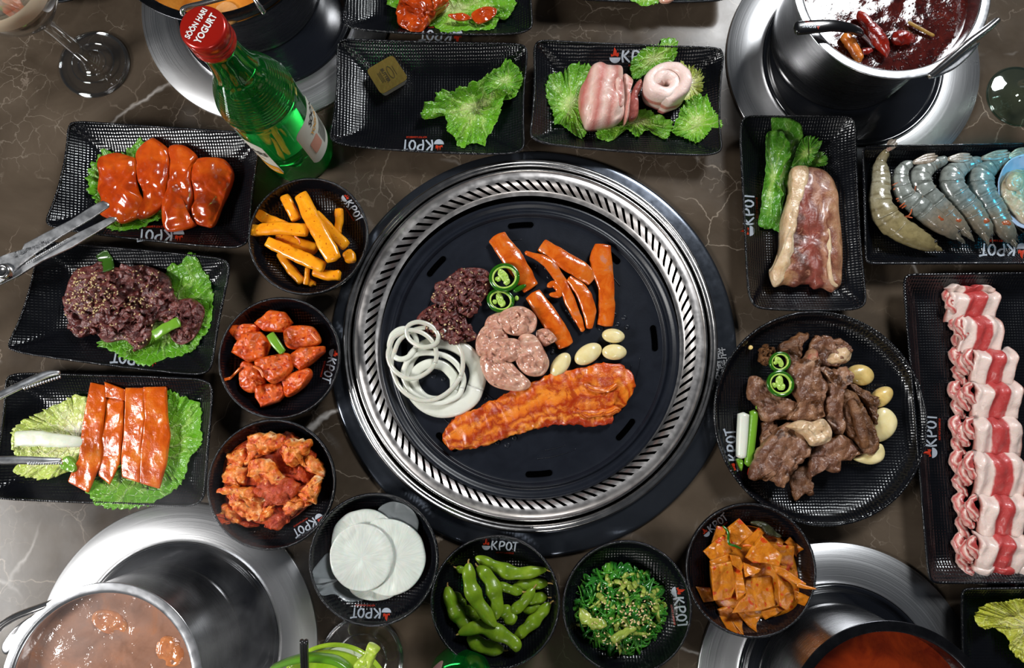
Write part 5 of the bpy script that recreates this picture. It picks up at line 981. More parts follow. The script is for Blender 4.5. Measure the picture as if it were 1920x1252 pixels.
item('rib_bone', 'long brown bone in the dark beef piece', 'bone', pl('E', [(745, 510), (790, 620), (825, 740), (845, 840)], [44, 66, 66, 50], [26, 28, 28, 25], [8, 9, 9, 7], e=2.6, noise=.0007), F_['steakbrown'])
for pts, lb, z, m in [(ell(815, 358, 88, 68, 20, 12), 'speckled grilled garlic clove, top one right of the beef', 7, 'garlicdark'), (ell(955, 500, 82, 56, 20, -42), 'grilled garlic half with a brown tip, second from the top', 7, 'garlicdark'), ([(905, 620), (945, 572), (1000, 580), (1045, 630), (1050, 690), (1020, 750), (960, 790), (905, 785), (895, 720)], 'largest garlic clove right of the bone', 7, 'garlic'), ([(775, 905), (850, 860), (940, 805), (972, 850), (960, 910), (900, 940), (840, 935)], 'lowest garlic clove below the bone', 6, 'garlic')]:
    item('garlic_clove', lb, 'garlic', slab('E', pts, z, 12, N=60, noise=.8, nf=60, p=.8), F_[m], 'garlic cloves on the round plate')
def pepper_ring(k, c_, rx, ry, z, lb, rot=0, grp='jalapeno rings'):
    e0 = empty_at(k, c_, z, 'jalapeno_slice', lb, 'pepper', grp); s = CROPS[k][2]; el = ell(c_[0], c_[1], rx * .88, ry * .88, 20, rot); el = el + el[:1]
    path = np.array([P(*q[:2], z / 1000) for q in cr(k, el)]); A = catmull(path[:-1], 60, True); A = np.vstack([A, A[:1]]); wv = rx * .17 / s * mpp(z / 1000)
    V, F, U = loft(A, wv * 1.35, .0038, n=61, M=12, e=3, cap=0); item('skin_ring', 'green skin ring', None, (V, F, U), F_['jal'], parent=e0)
    B = A.copy(); cc = A[:-1].mean(0); B[:, :2] = cc[:2] + (B[:, :2] - cc[:2]) * .84; V, F, U = loft(B, wv * .9, .0030, n=61, M=10, e=3, cap=0); item('inner_flesh', None, None, (V, F, U), F_['jalin'], parent=e0)
    for j, (dx, dy, a, b) in enumerate([(-.05, -.1, .62, .26), (.15, .25, .34, .22), (-.4, .1, .2, .2)]):
        item('seed_core', 'pale seed core', None, slab(k, ell(c_[0] + rx * dx, c_[1] + ry * dy, rx * a * .8, ry * b * 1.1, 14, rot + 60 + 25 * j, .3, j), z - 1.5, 3.2, N=30, noise=.8, nf=400, p=1), F_['jalin'], parent=e0)
pepper_ring('E', (285, 272), 72, 66, 30, 'upper jalapeno slice on the grilled beef, full of seeds', -20); pepper_ring('E', (288, 415), 92, 84, 32, 'lower bright jalapeno slice on the grilled beef', 30)
sc1 = empty_at('E', (45, 750), 7, 'green_onion_piece', 'white green onion piece at the left rim of the beef plate', 'green onion'); item('stalk', None, None, pl('E', [(48, 600), (40, 750), (30, 905)], [74, 72, 66], [14, 13, 12], 10, e=2.3, cap=.05), F_['scalw'], parent=sc1)
item('green_onion_piece', 'bright green onion piece beside the white one', 'green onion', pl('E', [(118, 582), (100, 770), (78, 955)], [56, 56, 58], [15, 13, 12], 8, e=2.3, cap=.05), F_['scal'])
item('green_onion_piece', 'small green onion leaf tip below the white piece', 'green onion', slab('E', [(0, 905), (40, 905), (45, 950), (35, 985), (15, 960)], 11, 4, N=30, p=2), F_['scal'])
item('green_onion_piece', 'thin pale onion sliver above the bright green piece', 'green onion', pl('E', [(126, 512), (136, 545), (134, 582)], [8, 16, 12], 16, 3), F_['scal'])
item('chili_bit', 'small red chili bit below the green onion', 'pepper', pl('E', [(90, 960), (86, 985), (78, 1012)], [16, 22, 16], 12, 3), flat('red_chili_bit', (.45, .02, .01), .3, coat=.5))
item('crisp_brown_bit', 'crisp brown bit left of the jalapeno slices', 'meat', slab('E', ell(200, 225, 46, 70, 16, 10, .4, 3), 12, 12, noise=4, nf=300, rough=2, rf=500), F_['char'])
item('garlic_crumb', 'tiny yellow crumb at the upper left of the beef plate', 'garlic', slab('E', ell(95, 178, 14, 15, 10), 12, 3, N=20), F_['garlicdark'])
# ================================================================ food on the grill
CUR[0] = None
pb = pl('I', [(325, 1170), (420, 1115), (560, 1065), (700, 1005), (850, 950), (1000, 925), (1120, 915), (1230, 905), (1300, 950)], [70, 190, 205, 225, 250, 290, 325, 310, 120], [9, 10, 10, 10, 10, 10, 10, 9, 8], [7, 9, 8, 7, 8, 9, 8, 8, 4], n=130, M=34, e=3.2, noise=.0017, nf=210, seed=8, cap=.06)
item('marinated_pork_slice', 'long orange marinated pork belly slice across the lower half of the grill', 'pork', pb, F_['belly'])
for pts, w_, z, lb in [([(1060, 855), (1160, 890), (1250, 850)], [26, 40, 30], 14, 'upper'), ([(1010, 1000), (1130, 1010), (1260, 985)], [30, 48, 36], 14, 'lower')]:
    item('pork_fold', lb + ' crinkled fold on the orange pork slice', 'pork', pl('I', pts, w_, z, 5, noise=.0015, nf=220), F_['belly'])
g = 'orange squid strips on the grill'
for i, (pts, w_, z, lb, t) in enumerate([([(598, 60), (640, 120), (710, 220), (790, 345)], [106, 108, 112, 92], (10, 13, 12, 9), 'squid strip at the upper left of the grill group', 3.4), ([(838, 108), (940, 175), (1050, 245), (1115, 305)], [80, 96, 100, 72], (9, 14, 14, 10), 'squid strip leaning toward the upper right one', 3.4),
    ([(750, 150), (870, 200), (950, 310), (1010, 450), (1068, 575)], [22, 56, 60, 56, 26], (12, 14, 11, 10, 8), 'long thin squid strip through the middle', 3), ([(985, 285), (1050, 350), (1095, 450), (1095, 560)], [40, 72, 78, 34], (12, 13, 12, 8), 'short dark squid strip right of the thin one', 3),
    ([(1170, 105), (1160, 210), (1185, 330), (1190, 440), (1180, 545)], [86, 128, 92, 92, 82], (12, 12, 10, 9, 8), 'squid strip at the far right', 3.6), ([(790, 368), (870, 480), (930, 570), (975, 655)], [92, 104, 104, 84], (10, 12, 12, 10), 'squid strip at the lower middle by the garlic', 3.6)]):
    item('squid_strip', lb, 'squid', pl('I', pts, w_, z, t, n=44, M=18, e=2.6, noise=.0007, nf=120, seed=20 + i, cap=.08, curl=-.16), F_['squid'], g)
item('squid_curl', 'small curled squid scrap inside the strip group', 'squid', pl('I', [(870, 335), (905, 320), (935, 345), (930, 375), (880, 375)], [26, 40, 44, 40, 20], 10, 3.5, n=30), F_['squid'])
on = 'raw onion rings on the grill'
for c_, rx, ry, bw, z, lb, m, t in [((312, 810), 190, 178, 62, 8, 'widest white onion ring', 'onion', 6), ((270, 845), 112, 98, 44, 10, 'inner thick onion ring', 'onion', 5), ((230, 745), 188, 195, 20, 15, 'large thin onion ring with a browned edge', 'onionthin', 5), ((265, 820), 165, 130, 24, 13, 'middle onion ring', 'onion', 5), ((150, 695), 128, 130, 20, 17, 'thin onion ring at the left', 'onionthin', 5), ((205, 590), 88, 62, 20, 19, 'thin onion ring at the top', 'onionthin', 5), ((100, 640), 70, 82, 24, 15, 'small white onion ring at the upper left', 'onion', 5)]:
    el = ell(c_[0], c_[1], rx, ry, 18, 20, .05, int(rx)); path = np.array([P(*q[:2], z / 1000) for q in cr('I', el)]); A = catmull(path, 70, True); A = np.vstack([A, A[:1]]); A[:, 2] += .0014 * np.sin(np.arange(71) / 70 * 4 * PI)
    wv = bw * 1.25 / 2.846 * mpp(z / 1000) * (1 + (.22 * np.cos(np.arange(71) / 70 * 2 * PI) if bw > 50 else 0)); item('onion_ring', lb + ' on the grill', 'onion', loft(A, wv, t / 1000, n=71, M=12, e=2.6, cap=0), F_[m], on)
ck = 'raw chicken pieces on the grill'
for i, (pts, lb, z, t) in enumerate([([(490, 620), (540, 540), (640, 560), (665, 660), (560, 705), (500, 695)], 'at the left', 7, 13), ([(535, 560), (560, 490), (640, 475), (650, 570), (580, 590)], 'at the upper left', 7, 12), ([(655, 450), (740, 438), (812, 490), (802, 570), (720, 595), (645, 575), (600, 500)], 'at the top', 8, 14), ([(815, 570), (870, 558), (925, 612), (890, 640), (855, 652), (820, 620)], 'small knob at the right', 8, 9),
    ([(510, 720), (560, 690), (640, 700), (720, 780), (785, 850), (730, 892), (600, 872), (540, 820)], 'at the bottom', 9, 14), ([(720, 600), (800, 590), (862, 680), (882, 750), (842, 808), (750, 800), (700, 720)], 'at the right', 9, 15), ([(560, 640), (640, 610), (720, 620), (745, 700), (640, 745), (560, 720)], 'topmost in the middle', 15, 11), ([(660, 500), (700, 460), (730, 520), (700, 570)], 'small pale bit on the top one', 20, 4)]):
    item('raw_chicken_piece', 'raw chicken, ' + lb + ' of the pale heap', 'chicken', slab('I', pts, z, t, N=70, noise=3.0, nf=170, seed=260 + i, p=.9, crease=1.6), F_['rawchicken'], ck)
for i, (poly, lb) in enumerate([([(410, 240), (500, 232), (560, 260), (562, 350), (500, 440), (460, 500), (380, 465), (265, 420), (255, 380), (320, 300)], 'upper clump of dark raw beef on the grill'), ([(230, 445), (330, 425), (420, 470), (450, 540), (500, 605), (400, 635), (300, 620), (200, 560), (170, 510)], 'lower clump of dark raw beef behind the onion rings')]):
    cx, cy = np.mean([p[0] for p in poly]), np.mean([p[1] for p in poly]); e0 = empty_at('I', (cx, cy), 6, 'marinated_beef', lb, 'beef', 'raw beef clumps on the grill')
    S_ = join([core('I', poly, 6, 8, 31 + i, None, ''), ribbons('I', poly, 75, 8, 19, 41 + i, wpx=(16, 44), lpx=(60, 150), t=1.4, curly=1.3)]); item('beef_slices', None, None, S_, F_['bulgogi'], parent=e0, kind='stuff'); bvh_add('gb', S_[0], S_[1])
    item('sesame_seeds', None, None, seeds('I', poly, 45, 18, 50 + i, 'gb', .0011), F_['sesame'], parent=e0, kind='stuff')
pepper_ring('I', (642, 285), 84, 76, 16, 'upper jalapeno slice on the grill', -10); pepper_ring('I', (622, 408), 76, 64, 12, 'lower jalapeno slice on the grill, partly under the upper one', 15)
item('jalapeno_bit', 'small green pepper bit right of the jalapeno slices', 'pepper', pl('I', [(690, 360), (725, 342), (760, 325)], [24, 30, 18], 14, 4), F_['jal']); item('pepper_seed_bit', 'tiny pale green bit below the pepper bit', 'pepper', slab('I', ell(708, 396, 12, 14, 10), 8, 4, N=20), F_['jalin'])
for pts, lb in [(ell(1225, 595, 61, 38, 20, 8), 'uppermost garlic half on the grill, at the far right'), (ell(1230, 682, 66, 42, 20, 2), 'garlic clove right below the uppermost one'), (ell(1090, 692, 80, 50, 20, -32), 'plump garlic clove in the middle of the four on the grill'), (ell(942, 750, 44, 74, 20, 36), 'leftmost garlic clove on the grill, near the chicken')]:
    item('garlic_clove', lb, 'garlic', slab('I', pts, 6, 11, N=60, noise=.7, nf=60, p=.8), F_['garlic'], 'garlic cloves on the grill')

CUR[0] = None

# ================================================================ pots
def liquid(name, stops, sc_=25, rough=.08, spots=None, bmp=.3, bsc=90, metal=0, coat=.6):
    m = food(name, stops, sc_, rough, coat, bmp, bsc, .003, spots=spots, dist=1.2); return m
L1 = liquid('orange_cream_broth', [(.3, (.52, .14, .012)), (.6, (.72, .26, .035)), (.8, (.78, .36, .08))], 30)
L2 = liquid('dark_chili_oil', [(.3, (.016, .003, .003)), (.6, (.06, .008, .006)), (.85, (.16, .022, .010))], 70, .05, bmp=.12, bsc=160)
L3 = liquid('brown_broth', [(.3, (.22, .105, .065)), (.55, (.34, .17, .11)), (.8, (.50, .17, .05))], 22, .06, bmp=.45, bsc=60)
L4 = liquid('red_broth', [(.3, (.10, .008, .002)), (.6, (.20, .022, .003)), (.85, (.34, .06, .006))], 35, .10)
drk = steel('dark_pot_rim', (.09, .09, .10), .25, False)
p1, c1, r1 = pot('steel hot pot of orange broth cut off by the top edge', 394, -144, 198, .090, L1, .070, (480, -10), rimm=drk)
p2, c2, r2 = pot('steel hot pot of dark chili oil at the top right', 1672, -28, 186, .090, L2, .074, (1600, 90))
p3, c3, r3 = pot('steaming steel hot pot of brown broth in the bottom left corner', 190, 1288, 190, .090, L3, .076, (300, 1212))
p4, c4, r4 = pot('steel hot pot of red broth in the bottom right corner', 1676, 1376, 204, .090, L4, .070, (1583, 1299), rimm=drk)
# chili pot contents
def chili(k, pts, wd, z, lb, m):
    item('dried_chili', lb, 'chili', pl(k, pts, wd, z, [max(3.5, q * .12) for q in wd], n=40, M=14, noise=.0008, nf=260, cap=.4), m, 'dried chilies in the dark pot')
rc = food('dried_red_chili', [(.3, (.09, .004, .002)), (.6, (.24, .012, .005)), (.85, (.42, .05, .015))], 90, .15, .9, .6, 300, .0015)
oc = food('orange_chili', [(.3, (.35, .06, .01)), (.6, (.60, .18, .02)), (.85, (.70, .34, .08))], 70, .2, .8, .5, 300, .0015)
chili('R', [(890, 75), (960, 170), (1030, 260), (1075, 350)], [44, 92, 92, 40], 80, 'long shiny red chili in the middle of the dark pot', rc)
chili('R', [(1095, 245), (1160, 235), (1240, 250)], [70, 100, 60], 78, 'red chili piece at the right of the long one', rc)
chili('R', [(905, 325), (940, 318), (980, 305)], [36, 44, 28], 78, 'small red chili stub below the spoon handle', rc)
chili('R', [(800, 210), (850, 280), (890, 350), (905, 385)], [60, 78, 60, 40], 78, 'orange chili piece below the spoon handle', oc)
item('spice_stick', 'thin yellow spice stick floating at the right of the chilies', 'spice', pl('R', [(1200, 135), (1280, 180), (1365, 225)], [16, 22, 16], 77, 3, M=8), food('spice_stick', [(.3, (.20, .10, .015)), (.7, (.40, .24, .05))], 90, .3, .5, .4))
parts = []; r_ = random.Random(4)
for i in range(520):
    a, q = r_.uniform(-PI * .75, PI * .18), (r1 * 0 + (r2 - .013) * math.sqrt(r_.uniform(.12, 1))); parts.append(ico((c2[0] + q * math.cos(a), c2[1] + q * math.sin(a), .0745), r_.uniform(.0004, .0012), 1, scale=(1, 1, .5)))
item('oil_bubbles', None, None, join(parts), L2, parent=p2, kind='stuff')
# spoon with black printed handle
sp = thing('ladle', 'black handled ladle resting on the dark chili pot', 'ladle', tuple(P(*cr('R', [(700, 170)])[0][:2], .092)))
hz = (99, 100, 99, 92, 84); V, F, U = pl('R', [(490, 178), (600, 168), (740, 160), (860, 182), (920, 215)], [88, 88, 74, 62, 40], hz, [6, 6, 6, 6, 5], n=50, M=16, e=3, cap=.35); hd = mk('handle', V, F, flat('black_handle', (.006, .006, .007), .22, coat=.4), sp, uv=U, label='glossy black handle')
bvh_add('hd', V, [f for f in F]); unit = 112 / 3.31 * mpp(.1) / 4.1
plot2(None, 'hd', 1340 + 600 / 3.3103, 158 / 3.3103, 176, unit, .1021, [M_['logow'], M_['logor']], 'logo', sp, [[(V_ - np.array([1.05, 0]), F2) for V_, F2 in LW], [(V_ - np.array([1.05, 0]), F2) for V_, F2 in LR]], lift=.0003)
item('neck', None, None, pl('R', [(905, 205), (950, 250), (990, 300)], [30, 22, 18], [86, 80, 72], 3), M_['cutlery'], parent=sp)
def wire_handle(par, k, pts, z, w_, lb):
    return item('side_handle', lb, None, pl(k, pts, w_, z, [q * .18 for q in ([w_] * len(pts) if not isinstance(w_, (list, tuple)) else w_)], n=60, M=12, cap=.2), M_['chrome'], parent=par)
wire_handle(p2, 'R', [(1320, 480), (1420, 400), (1560, 280), (1680, 190), (1755, 125)], (88, 92, 96, 97, 97), [40, 46, 52, 52, 46], 'thick steel side handle')
item('handle_plate', 'steel plate between rim and handle', None, slab('R', [(1350, 478), (1450, 395), (1640, 262), (1600, 330), (1500, 420), (1400, 470)], 84, 3, N=40, noise=0), M_['rimsteel'], parent=p2)
wire_handle(p3, 'W', [(330, 640), (220, 680), (80, 735), (-10, 800), (-60, 880)], (84, 90, 95, 97, 97), [36, 38, 40, 40, 40], 'bent steel side handle')
item('handle_plate', 'steel plate beside the rim', None, slab('W', [(10, 900), (90, 790), (220, 700), (330, 640), (250, 740), (120, 850), (40, 950)], 84, 3, N=40, noise=0), M_['rimsteel'], parent=p3)
# wire skimmer on the orange pot
sk = thing('wire_skimmer', 'bent steel wires lying across the orange broth pot', 'utensil', tuple(P(430, 10, .094)))
item('wire', None, None, pl('X', [(343, 30), (345, 16), (380, 6), (450, -12), (520, -30)], 10, [100, 103, 104, 104, 104], 5, n=40, cap=.3), M_['chrome'], parent=sk); item('wire', None, None, pl('X', [(468, -20), (480, 2), (497, 26)], 10, [104, 102, 95], 5, cap=.2), M_['chrome'], parent=sk)
item('onion_slice', 'pale onion slice floating in the orange broth', 'onion', slab('B', ell(390, 90, 85, 78, 20, 20), 69, 4, N=50, noise=1), food('broth_onion', [(.3, (.62, .26, .07)), (.7, (.72, .36, .14))], 60, .2, .7, .4))
for pts, lb in [(ell(720, 160, 60, 40, 16, 30), 'sausage piece at the top of the brown broth'), (ell(640, 760, 110, 70, 16, 20), 'orange piece showing through the brown broth, middle'), (ell(990, 930, 95, 80, 16, 60), 'orange piece at the right rim of the brown broth')][1:]:
    item('broth_piece', lb, 'food', slab('W', pts, 72, 5.2, N=44, noise=1.4), food('broth_piece', [(.3, (.42, .13, .05)), (.7, (.62, .24, .08))], 60, .12, .9, .6, 120, .002))

# ================================================================ green bottle
bc_ = P(566, 272, .0); bt_ = P(376, 66, .215)
bx = (bc_ + bt_)[:2] / 2
R0 = .0325
prof = [(.0003, .002), (.024, .001), (.030, .0005), (.0322, .004), (R0, .010), (R0, .112), (.0318, .122), (.0285, .134), (.0225, .148), (.0175, .160), (.0150, .172), (.0138, .184), (.0132, .192), (.0148, .194), (.0148, .198), (.0130, .200)]
def bottle(label, x, y, name='green_bottle', liquid_=True, labels=True):
    t = thing(name, label, 'bottle', (x, y, 0), 'green glass bottles'); c = (x, y)
    m, nt, N, L, bs = nodes('green_glass_' + str(len(bpy.data.materials))); setv(bs, Base_Color=(.015, .44, .06, 1), Roughness=.04, Transmission_Weight=.92, IOR=1.42, Coat_Weight=.3)
    p_ = bez(prof, 5); rib = p_.copy()
    for i in range(len(rib)):
        if .124 < rib[i, 1] < .150: rib[i, 0] += .0003 * math.sin(rib[i, 1] * 2 * PI / .0035)
    n2 = []
    for z in np.linspace(.118, .150, 46): n2.append((np.interp(z, p_[:, 1], p_[:, 0]) + .00012 * math.sin(z * 2 * PI / .0026), z))
    full = [tuple(q) for q in p_ if q[1] < .118] + n2 + [tuple(q) for q in p_ if q[1] > .150]; full.append((.0003, .200))
    V, F, U = lathe(full, c, 96); mk('glass', V, F, m, t, uv=U)
    cap = [(.0155, .196), (.0160, .197), (.0160, .201), (.0154, .2016), (.0160, .2024), (.0160, .2055), (.0155, .206), (.0160, .2066), (.0160, .213), (.0152, .2148), (.0138, .2152), (.0003, .2152)]
    V, F, U = lathe(cap, c, 96); mk('cap', V, F, flat('red_cap', (.42, .012, .006), .28, metal=.35, coat=.5), t, label='red screw cap')
    return t, c
bo, bcn = bottle('tall green glass bottle with red cap, leaning toward the top left', float(bx[0]), float(bx[1]))
wt = flat('cap_print', (.78, .76, .74), .4)
capc = (bcn[0], bcn[1], .2152)
for s_, off, sz in (('SÖÖN HARI', .0045, .0054), ('YOGURT', -.0030, .0068)):
    V, F = text_mesh(s_, 1, .03); a = math.radians(62); x = V[:, 0] * sz * .82; y = V[:, 1] * sz + off
    mk('cap_lettering', np.column_stack([capc[0] + x * math.cos(a) - y * math.sin(a), capc[1] + x * math.sin(a) + y * math.cos(a), np.full(len(x), .2155)]), F, wt, bo, smooth=False)
def wrap_label(t, c, R, a0, a1, z0, z1, m, name, lb=None, rnd=True):
    n = 30; V, F = [], []
    for i in range(n + 1):
        q = i / n; a = math.radians(a0 + (a1 - a0) * q); e_ = (1 - (2 * q - 1) ** 8) if rnd else 1; zm = (z0 + z1) / 2; h = (z1 - z0) / 2 * (.80 + .20 * e_)
        for z in (zm - h, zm + h): V.append((c[0] + R * math.cos(a), c[1] + R * math.sin(a), z))
    F = [(2 * i, 2 * i + 2, 2 * i + 3, 2 * i + 1) for i in range(n)]; V = np.array(V); cc = np.array([c[0], c[1], 0]); V2 = V.copy(); V2[:, :2] = cc[:2] + (V2[:, :2] - cc[:2]) * .993; k_ = len(V)
    mk(name, np.vstack([V, V2]), F + [tuple(x + k_ for x in f[::-1]) for f in F] + [(0, 1, 1 + k_, k_)], m, t, label=lb)
def wrap_text(t, c, R, am, zm, s_, sz, m, sx=.8, bold=.02):
    V, F = text_mesh(s_, 1, bold); a = math.radians(am) + V[:, 0] * sz * sx / R; z = zm + V[:, 1] * sz
    mk('label_lettering', np.column_stack([c[0] + R * np.cos(a), c[1] + R * np.sin(a), z]), F, m, t, smooth=False)
cream = flat('cream_label', (.62, .62, .54), .5); yel = flat('orange_label', (.72, .32, .02), .5); ink = flat('label_ink', (.015, .013, .012), .5); pkm = flat('label_peach', (.62, .30, .22), .5)
wrap_label(bo, bcn, R0 + .0004, -46, 30, .024, .090, cream, 'back_label', 'cream back label')
wrap_text(bo, bcn, R0 + .0009, 6, .078, 'SÖÖN', .0105, ink); wrap_text(bo, bcn, R0 + .0009, 2, .067, 'YOGURT', .0082, yel)
wrap_label(bo, bcn, R0 + .0008, -34, -12, .040, .060, pkm, 'peach_picture', 'peach drink picture')
for i in range(9):
    z = .054 - i * .0026; wrap_label(bo, bcn, R0 + .0008, -8, 24, z, z + .0007, ink, 'fine_print_line', rnd=False)
wrap_label(bo, bcn, R0 + .0004, -190, -100, .022, .092, cream, 'front_label', 'cream front label'); wrap_label(bo, bcn, R0 + .0008, -170, -102, .023, .042, yel, 'orange_panel', 'orange lower panel')
wrap_text(bo, bcn, R0 + .0010, -122, .070, 'HARI', .013, ink); wrap_text(bo, bcn, R0 + .0010, -122, .057, 'YOG', .006, yel); wrap_text(bo, bcn, R0 + .0012, -116, .033, 'Yogurt', .006, wt)
q = P(862, 1292, .05); bo2, c_2 = bottle('green glass bottle shoulder cut off by the bottom edge', float(q[0]), float(q[1])-.012)
wrap_label(bo2, c_2, R0 + .0004, 118, 150, .03, .085, flat('pink_label', (.62, .32, .30), .5), 'pink_label', 'pink paper label')

# ================================================================ glasses
def thin_glass(name, tint, edge):
    m = bpy.data.materials.new(name); m.use_nodes = True; nt = m.node_tree; nt.nodes.clear(); out = nt.nodes.new('ShaderNodeOutputMaterial')
    tr = nt.nodes.new('ShaderNodeBsdfTransparent'); tr.inputs[0].default_value = (*tint, 1); g = nt.nodes.new('ShaderNodeBsdfGlossy'); g.inputs['Roughness'].default_value = .04; g.inputs[0].default_value = (*edge, 1)
    lw0 = nt.nodes.new('ShaderNodeLayerWeight'); lw0.inputs[0].default_value = .35; lw = nt.nodes.new('ShaderNodeMapRange'); lw.inputs['From Min'].default_value = .0; lw.inputs['To Min'].default_value = .09; lw.inputs['To Max'].default_value = .95; nt.links.new(lw0.outputs['Facing'], lw.inputs['Value']); mx = nt.nodes.new('ShaderNodeMixShader'); nt.links.new(lw.outputs[0], mx.inputs[0]); nt.links.new(tr.outputs[0], mx.inputs[1]); nt.links.new(g.outputs[0], mx.inputs[2]); nt.links.new(mx.outputs[0], out.inputs[0]); return m
gl = thin_glass('clear_glass', (.90, .91, .91), (.95, .95, .95))
gg = thin_glass('greenish_glass', (.68, .84, .76), (.9, 1, .95))
def stem_glass(label, base, rb, h, rbowl, m, drink=None, bowl_h=.075, hb=.078, grp='stemmed glasses', tilt=None):
    c = P(*base, .002); t = thing('stem_glass', label, 'glass', (c[0], c[1], 0), grp)
    V, F, U = lathe(bez([(.0003, .0), (rb * .96, .0), (rb, .0012), (rb * .97, .0022), (rb * .6, .0036), (rb * .32, .0062), (.0085, .011), (.0066, .018), (.0060, hb * .7), (.0062, hb * .92), (.0003, hb * .93)], 4), c, 96); mk('foot_and_stem', V, F, m, t)
    for q_, w_ in ((rb * .985, .0016), (rb * .62, .0007), (rb * .40, .0007)): V, F, U = lathe([(q_ + w_ * math.cos(a_), .0026 + (rb - q_) * .10 + w_ * .7 * math.sin(a_)) for a_ in np.linspace(0, 2 * PI, 9)], c, 96); mk('foot_ridge', V, F, m, t)
    V, F, U = lathe(bez([(.0003, hb * .93), (.010, hb * .95), (rbowl * .62, hb + .010), (rbowl * .95, hb + .032), (rbowl, hb + bowl_h), (rbowl - .0014, hb + bowl_h), (rbowl * .93, hb + .032), (rbowl * .58, hb + .012), (.0003, hb + .003)], 4), c, 96); mk('glass_bowl', V, F, m, t)
    if drink:
        V, F, U = lathe(bez([(.0003, hb + .0035), (rbowl * .57, hb + .0125), (rbowl * .92, hb + .033), (rbowl * .965, hb + bowl_h * .8), (.0003, hb + bowl_h * .8)], 4), c, 80); mk('drink', V, F, drink, t)
    return t, c
milk = flat('milky_drink', (.62, .50, .36), .35, sss=.2); lime = food('lime_drink', [(.3, (.20, .38, .01)), (.7, (.42, .60, .04))], 60, .1, .6, .3, 200, .002)
stem_glass('stemmed glass of milky drink in the top left corner', (176, 120), .0335, .15, .040, gl, milk, hb=.085, bowl_h=.07)
tG, cG = stem_glass('stemmed cocktail glass at the bottom edge with lime garnish', (678, 1236), .036, .14, .044, gl, lime, hb=.062, bowl_h=.05)
c = P(1908, 181, .0); t = thing('stem_glass', 'glass foot with green tint at the right edge above the shrimp', 'glass', (c[0], c[1], 0), 'stemmed glasses')
V, F, U = lathe(bez([(.0003, 0), (.0290, .0), (.0302, .0014), (.0290, .003), (.020, .005), (.012, .009), (.0065, .018), (.005, .03), (.005, .07), (.0003, .071)], 4), c, 96); mk('foot_and_stem', V, F, gg, t)
V, F, U = lathe(bez([(.0003, .071), (.012, .074), (.028, .086), (.034, .11), (.034, .13), (.0325, .13), (.032, .11), (.026, .088), (.0003, .076)], 4), c, 96); mk('glass_bowl', V, F, gg, t)
for x, lb in ((566, 'left of the two black straws at the bottom edge'), (574, 'right of the two black straws at the bottom edge')):
    item('black_straw', lb, 'straw', tube([P(x, 1201, .150), P(x + 1, 1240, .136), P(x + 4, 1300, .115)], .0016, n=12, M=10), flat('black_straw', (.006, .006, .007), .25, coat=.3), 'black drinking straws')
item('lime_slice', 'green lime slice on the cocktail glass at the bottom edge', 'lime', slab('V', [(430, 540), (470, 470), (560, 390), (610, 270), (730, 330), (700, 400), (640, 540), (600, 620), (480, 640)], 118, 9, N=60, noise=1, nf=200, p=3), food('lime_flesh', [(.3, (.28, .42, .02)), (.7, (.55, .66, .12))], 120, .2, .7, .5, 300, .001, sss=.3, sssc=(.6, 1, .2)))
item('lime_rind', 'curved green lime rind around the drink beside the straws', 'lime', pl('V', [(-500, 560), (-300, 480), (-100, 435), (100, 440), (250, 470), (370, 545), (440, 640)], [50, 70, 80, 80, 80, 70, 50], 122, 12, n=50, M=14, e=3), flat('lime_rind', (.10, .28, .008), .3, coat=.5, bmp=.3, bsc=500))

# ================================================================ scissors and tongs
def plate_poly(k, pts, z, t, tilt=(0, 0), N=90): return slab(k, pts, z, t, N=N, noise=0, p=12, smooth=False, tilt=tilt, rough=0)
sc_ = thing('kitchen_scissors', 'steel kitchen scissors reaching in from the left edge', 'scissors', tuple(P(5, 508, .055)))
item('lower_blade', 'serrated lower blade', None, plate_poly('K', [(-60, 300), (-20, 262), (30, 258), (95, 215), (240, 130), (330, 75), (400, 38), (455, 8), (478, 8), (476, 24), (420, 62), (300, 140), (180, 200), (80, 268), (20, 300), (-40, 330)], 44, 2.4, tilt=(-.08, 0)), M_['cutlery'], parent=sc_)
item('upper_blade', 'upper blade with a bottle opener notch', None, plate_poly('K', [(-80, 240), (0, 190), (30, 175), (38, 190), (30, 205), (52, 210), (85, 185), (105, 130), (200, 75), (300, 20), (385, -40), (420, -60), (445, -50), (448, -36), (380, 15), (260, 90), (160, 160), (80, 225), (20, 290), (-80, 330)], 48, 2.4, tilt=(-.08, 0)), M_['cutlery'], parent=sc_)
item('pivot_screw', None, None, lathe([(.0068, .0500), (.0068, .0545), (.0055, .0560), (.0040, .0560), (.0038, .0550), (.0003, .0550)], P(4, 508, .055), 40), M_['chrome'], parent=sc_)
teeth = []
for i in range(22):
    q = i / 21; x, y = 110 + 170 * q, 212 - 100 * q; teeth.append(slab('K', [(x, y), (x + 7, y - 4), (x + 1, y - 10)], 50.5 - 2.5 * q, 1.6, N=6, K=2, noise=0, smooth=False))
item('blade_teeth', None, None, join(teeth), M_['cutlery'], parent=sc_, kind='stuff')
V, F = text_mesh('SAM JUN', 1, .01); plot2(None, None, 172 / 2.235, 400 + 128 / 2.235, 208, .0048, .0515, [flat('etched_print', (.14, .14, .15), .5)], 'etched_name', sc_, [[(V, F)]], lift=.0006)
tg = thing('serving_tongs', 'serrated steel tongs over the squid tray at the left edge', 'tongs', tuple(P(0, 800, .045)))
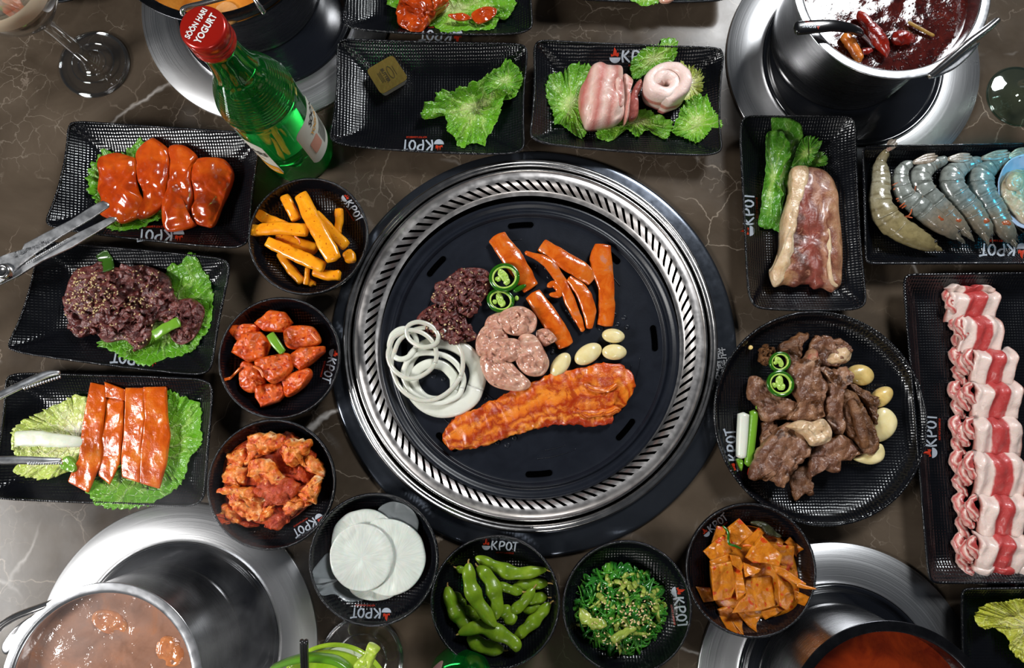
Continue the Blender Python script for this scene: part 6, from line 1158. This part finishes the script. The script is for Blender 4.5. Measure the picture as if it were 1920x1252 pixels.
for pts, nm, zz in (([(-60, 790), (0, 760), (80, 722), (150, 690), (200, 672), (255, 665)], 'upper arm', (60, 56, 50, 44, 40, 36)), ([(-60, 1034), (0, 1034), (100, 1034), (190, 1036), (262, 1032)], 'lower arm', (60, 56, 50, 44, 38))):
    n_ = len(pts); item('tong_arm', nm, None, pl('K', pts, [34] * (n_ - 2) + [30, 16], zz, [3] * n_, n=40, M=12, e=3.2, cap=.3, curl=-.3), M_['cutlery'], parent=tg); th_ = []
    for i in range(14):
        q = i / 13; A0, B0 = (np.array(pts[2]), np.array(pts[-1])); xy = A0 + (B0 - A0) * (.1 + .85 * q) + np.array([2, 14]) * (1 if nm[0] == 'u' else .8); th_.append(pl('K', [tuple(xy + (0, -4)), tuple(xy + (3, 4)), tuple(xy + (5, 10))], [11, 9, 2], zz[2] + (zz[-1] - zz[2]) * q, 2, n=6, M=6))
    item('tong_teeth', None, None, join(th_), M_['cutlery'], parent=tg, kind='stuff')
# ================================================================ steam over the bottom left pot, blue green lamp beyond the right edge
def steam():
    c = P(330, 1180, .13); t = thing('steam_cloud', 'thin grey steam drifting over the bottom left pot and burner', 'steam', (c[0], c[1], .10)); t['kind'] = 'stuff'
    m = bpy.data.materials.new('steam'); m.use_nodes = True; nt = m.node_tree; nt.nodes.clear(); out = nt.nodes.new('ShaderNodeOutputMaterial'); vs = nt.nodes.new('ShaderNodeVolumePrincipled')
    vs.inputs['Color'].default_value = (.9, .9, .92, 1); vs.inputs['Anisotropy'].default_value = .2; v = tc(nt)
    mp = nt.nodes.new('ShaderNodeMapping'); mp.inputs['Scale'].default_value = (1, 1, .6); nt.links.new(v, mp.inputs['Vector'])
    f = noise_n(nt, mp.outputs[0], 13, 5, .6, 2.5); f = ramp(nt, f, [(.48, (0, 0, 0)), (.72, (1, 1, 1))])
    g = nt.nodes.new('ShaderNodeTexGradient'); g.gradient_type = 'SPHERICAL'; m2 = nt.nodes.new('ShaderNodeMapping'); m2.inputs['Scale'].default_value = (6.8, 6.8, 10); nt.links.new(v, m2.inputs['Vector']); nt.links.new(m2.outputs[0], g.inputs[0])
    d = mth(nt, 'MULTIPLY', mth(nt, 'MULTIPLY', f, g.outputs['Fac']), 9.0); nt.links.new(d, vs.inputs['Density']); nt.links.new(vs.outputs[0], out.inputs['Volume'])
    V, F, U = ico((c[0], c[1], .20), .15, 3, scale=(1, 1, .62)); o = mk('haze', V, F, m, None, label='thin grey steam drifting over the bottom left pot and burner', cat='steam', kind='stuff'); bpy.data.objects.remove(t)
    # noise is laid out around the middle of the cloud
    for n_ in (m2,): n_.inputs['Location'].default_value = (0, 0, -.093 * 10)
steam()
sd = bpy.data.lights.new('blue_green_lamp', 'SPOT'); sd.energy = 34; sd.color = (.02, .62, 1.0); sd.spot_size = math.radians(7.0); sd.spot_blend = 1.0; sd.shadow_soft_size = .01
so = bpy.data.objects.new('blue_green_lamp', sd); C.objects.link(so); so.location = (.95, .30, .9); tgt = P(1880, 345, .015); so.rotation_euler = (Vector(tgt) - so.location).to_track_quat('-Z', 'Y').to_euler()
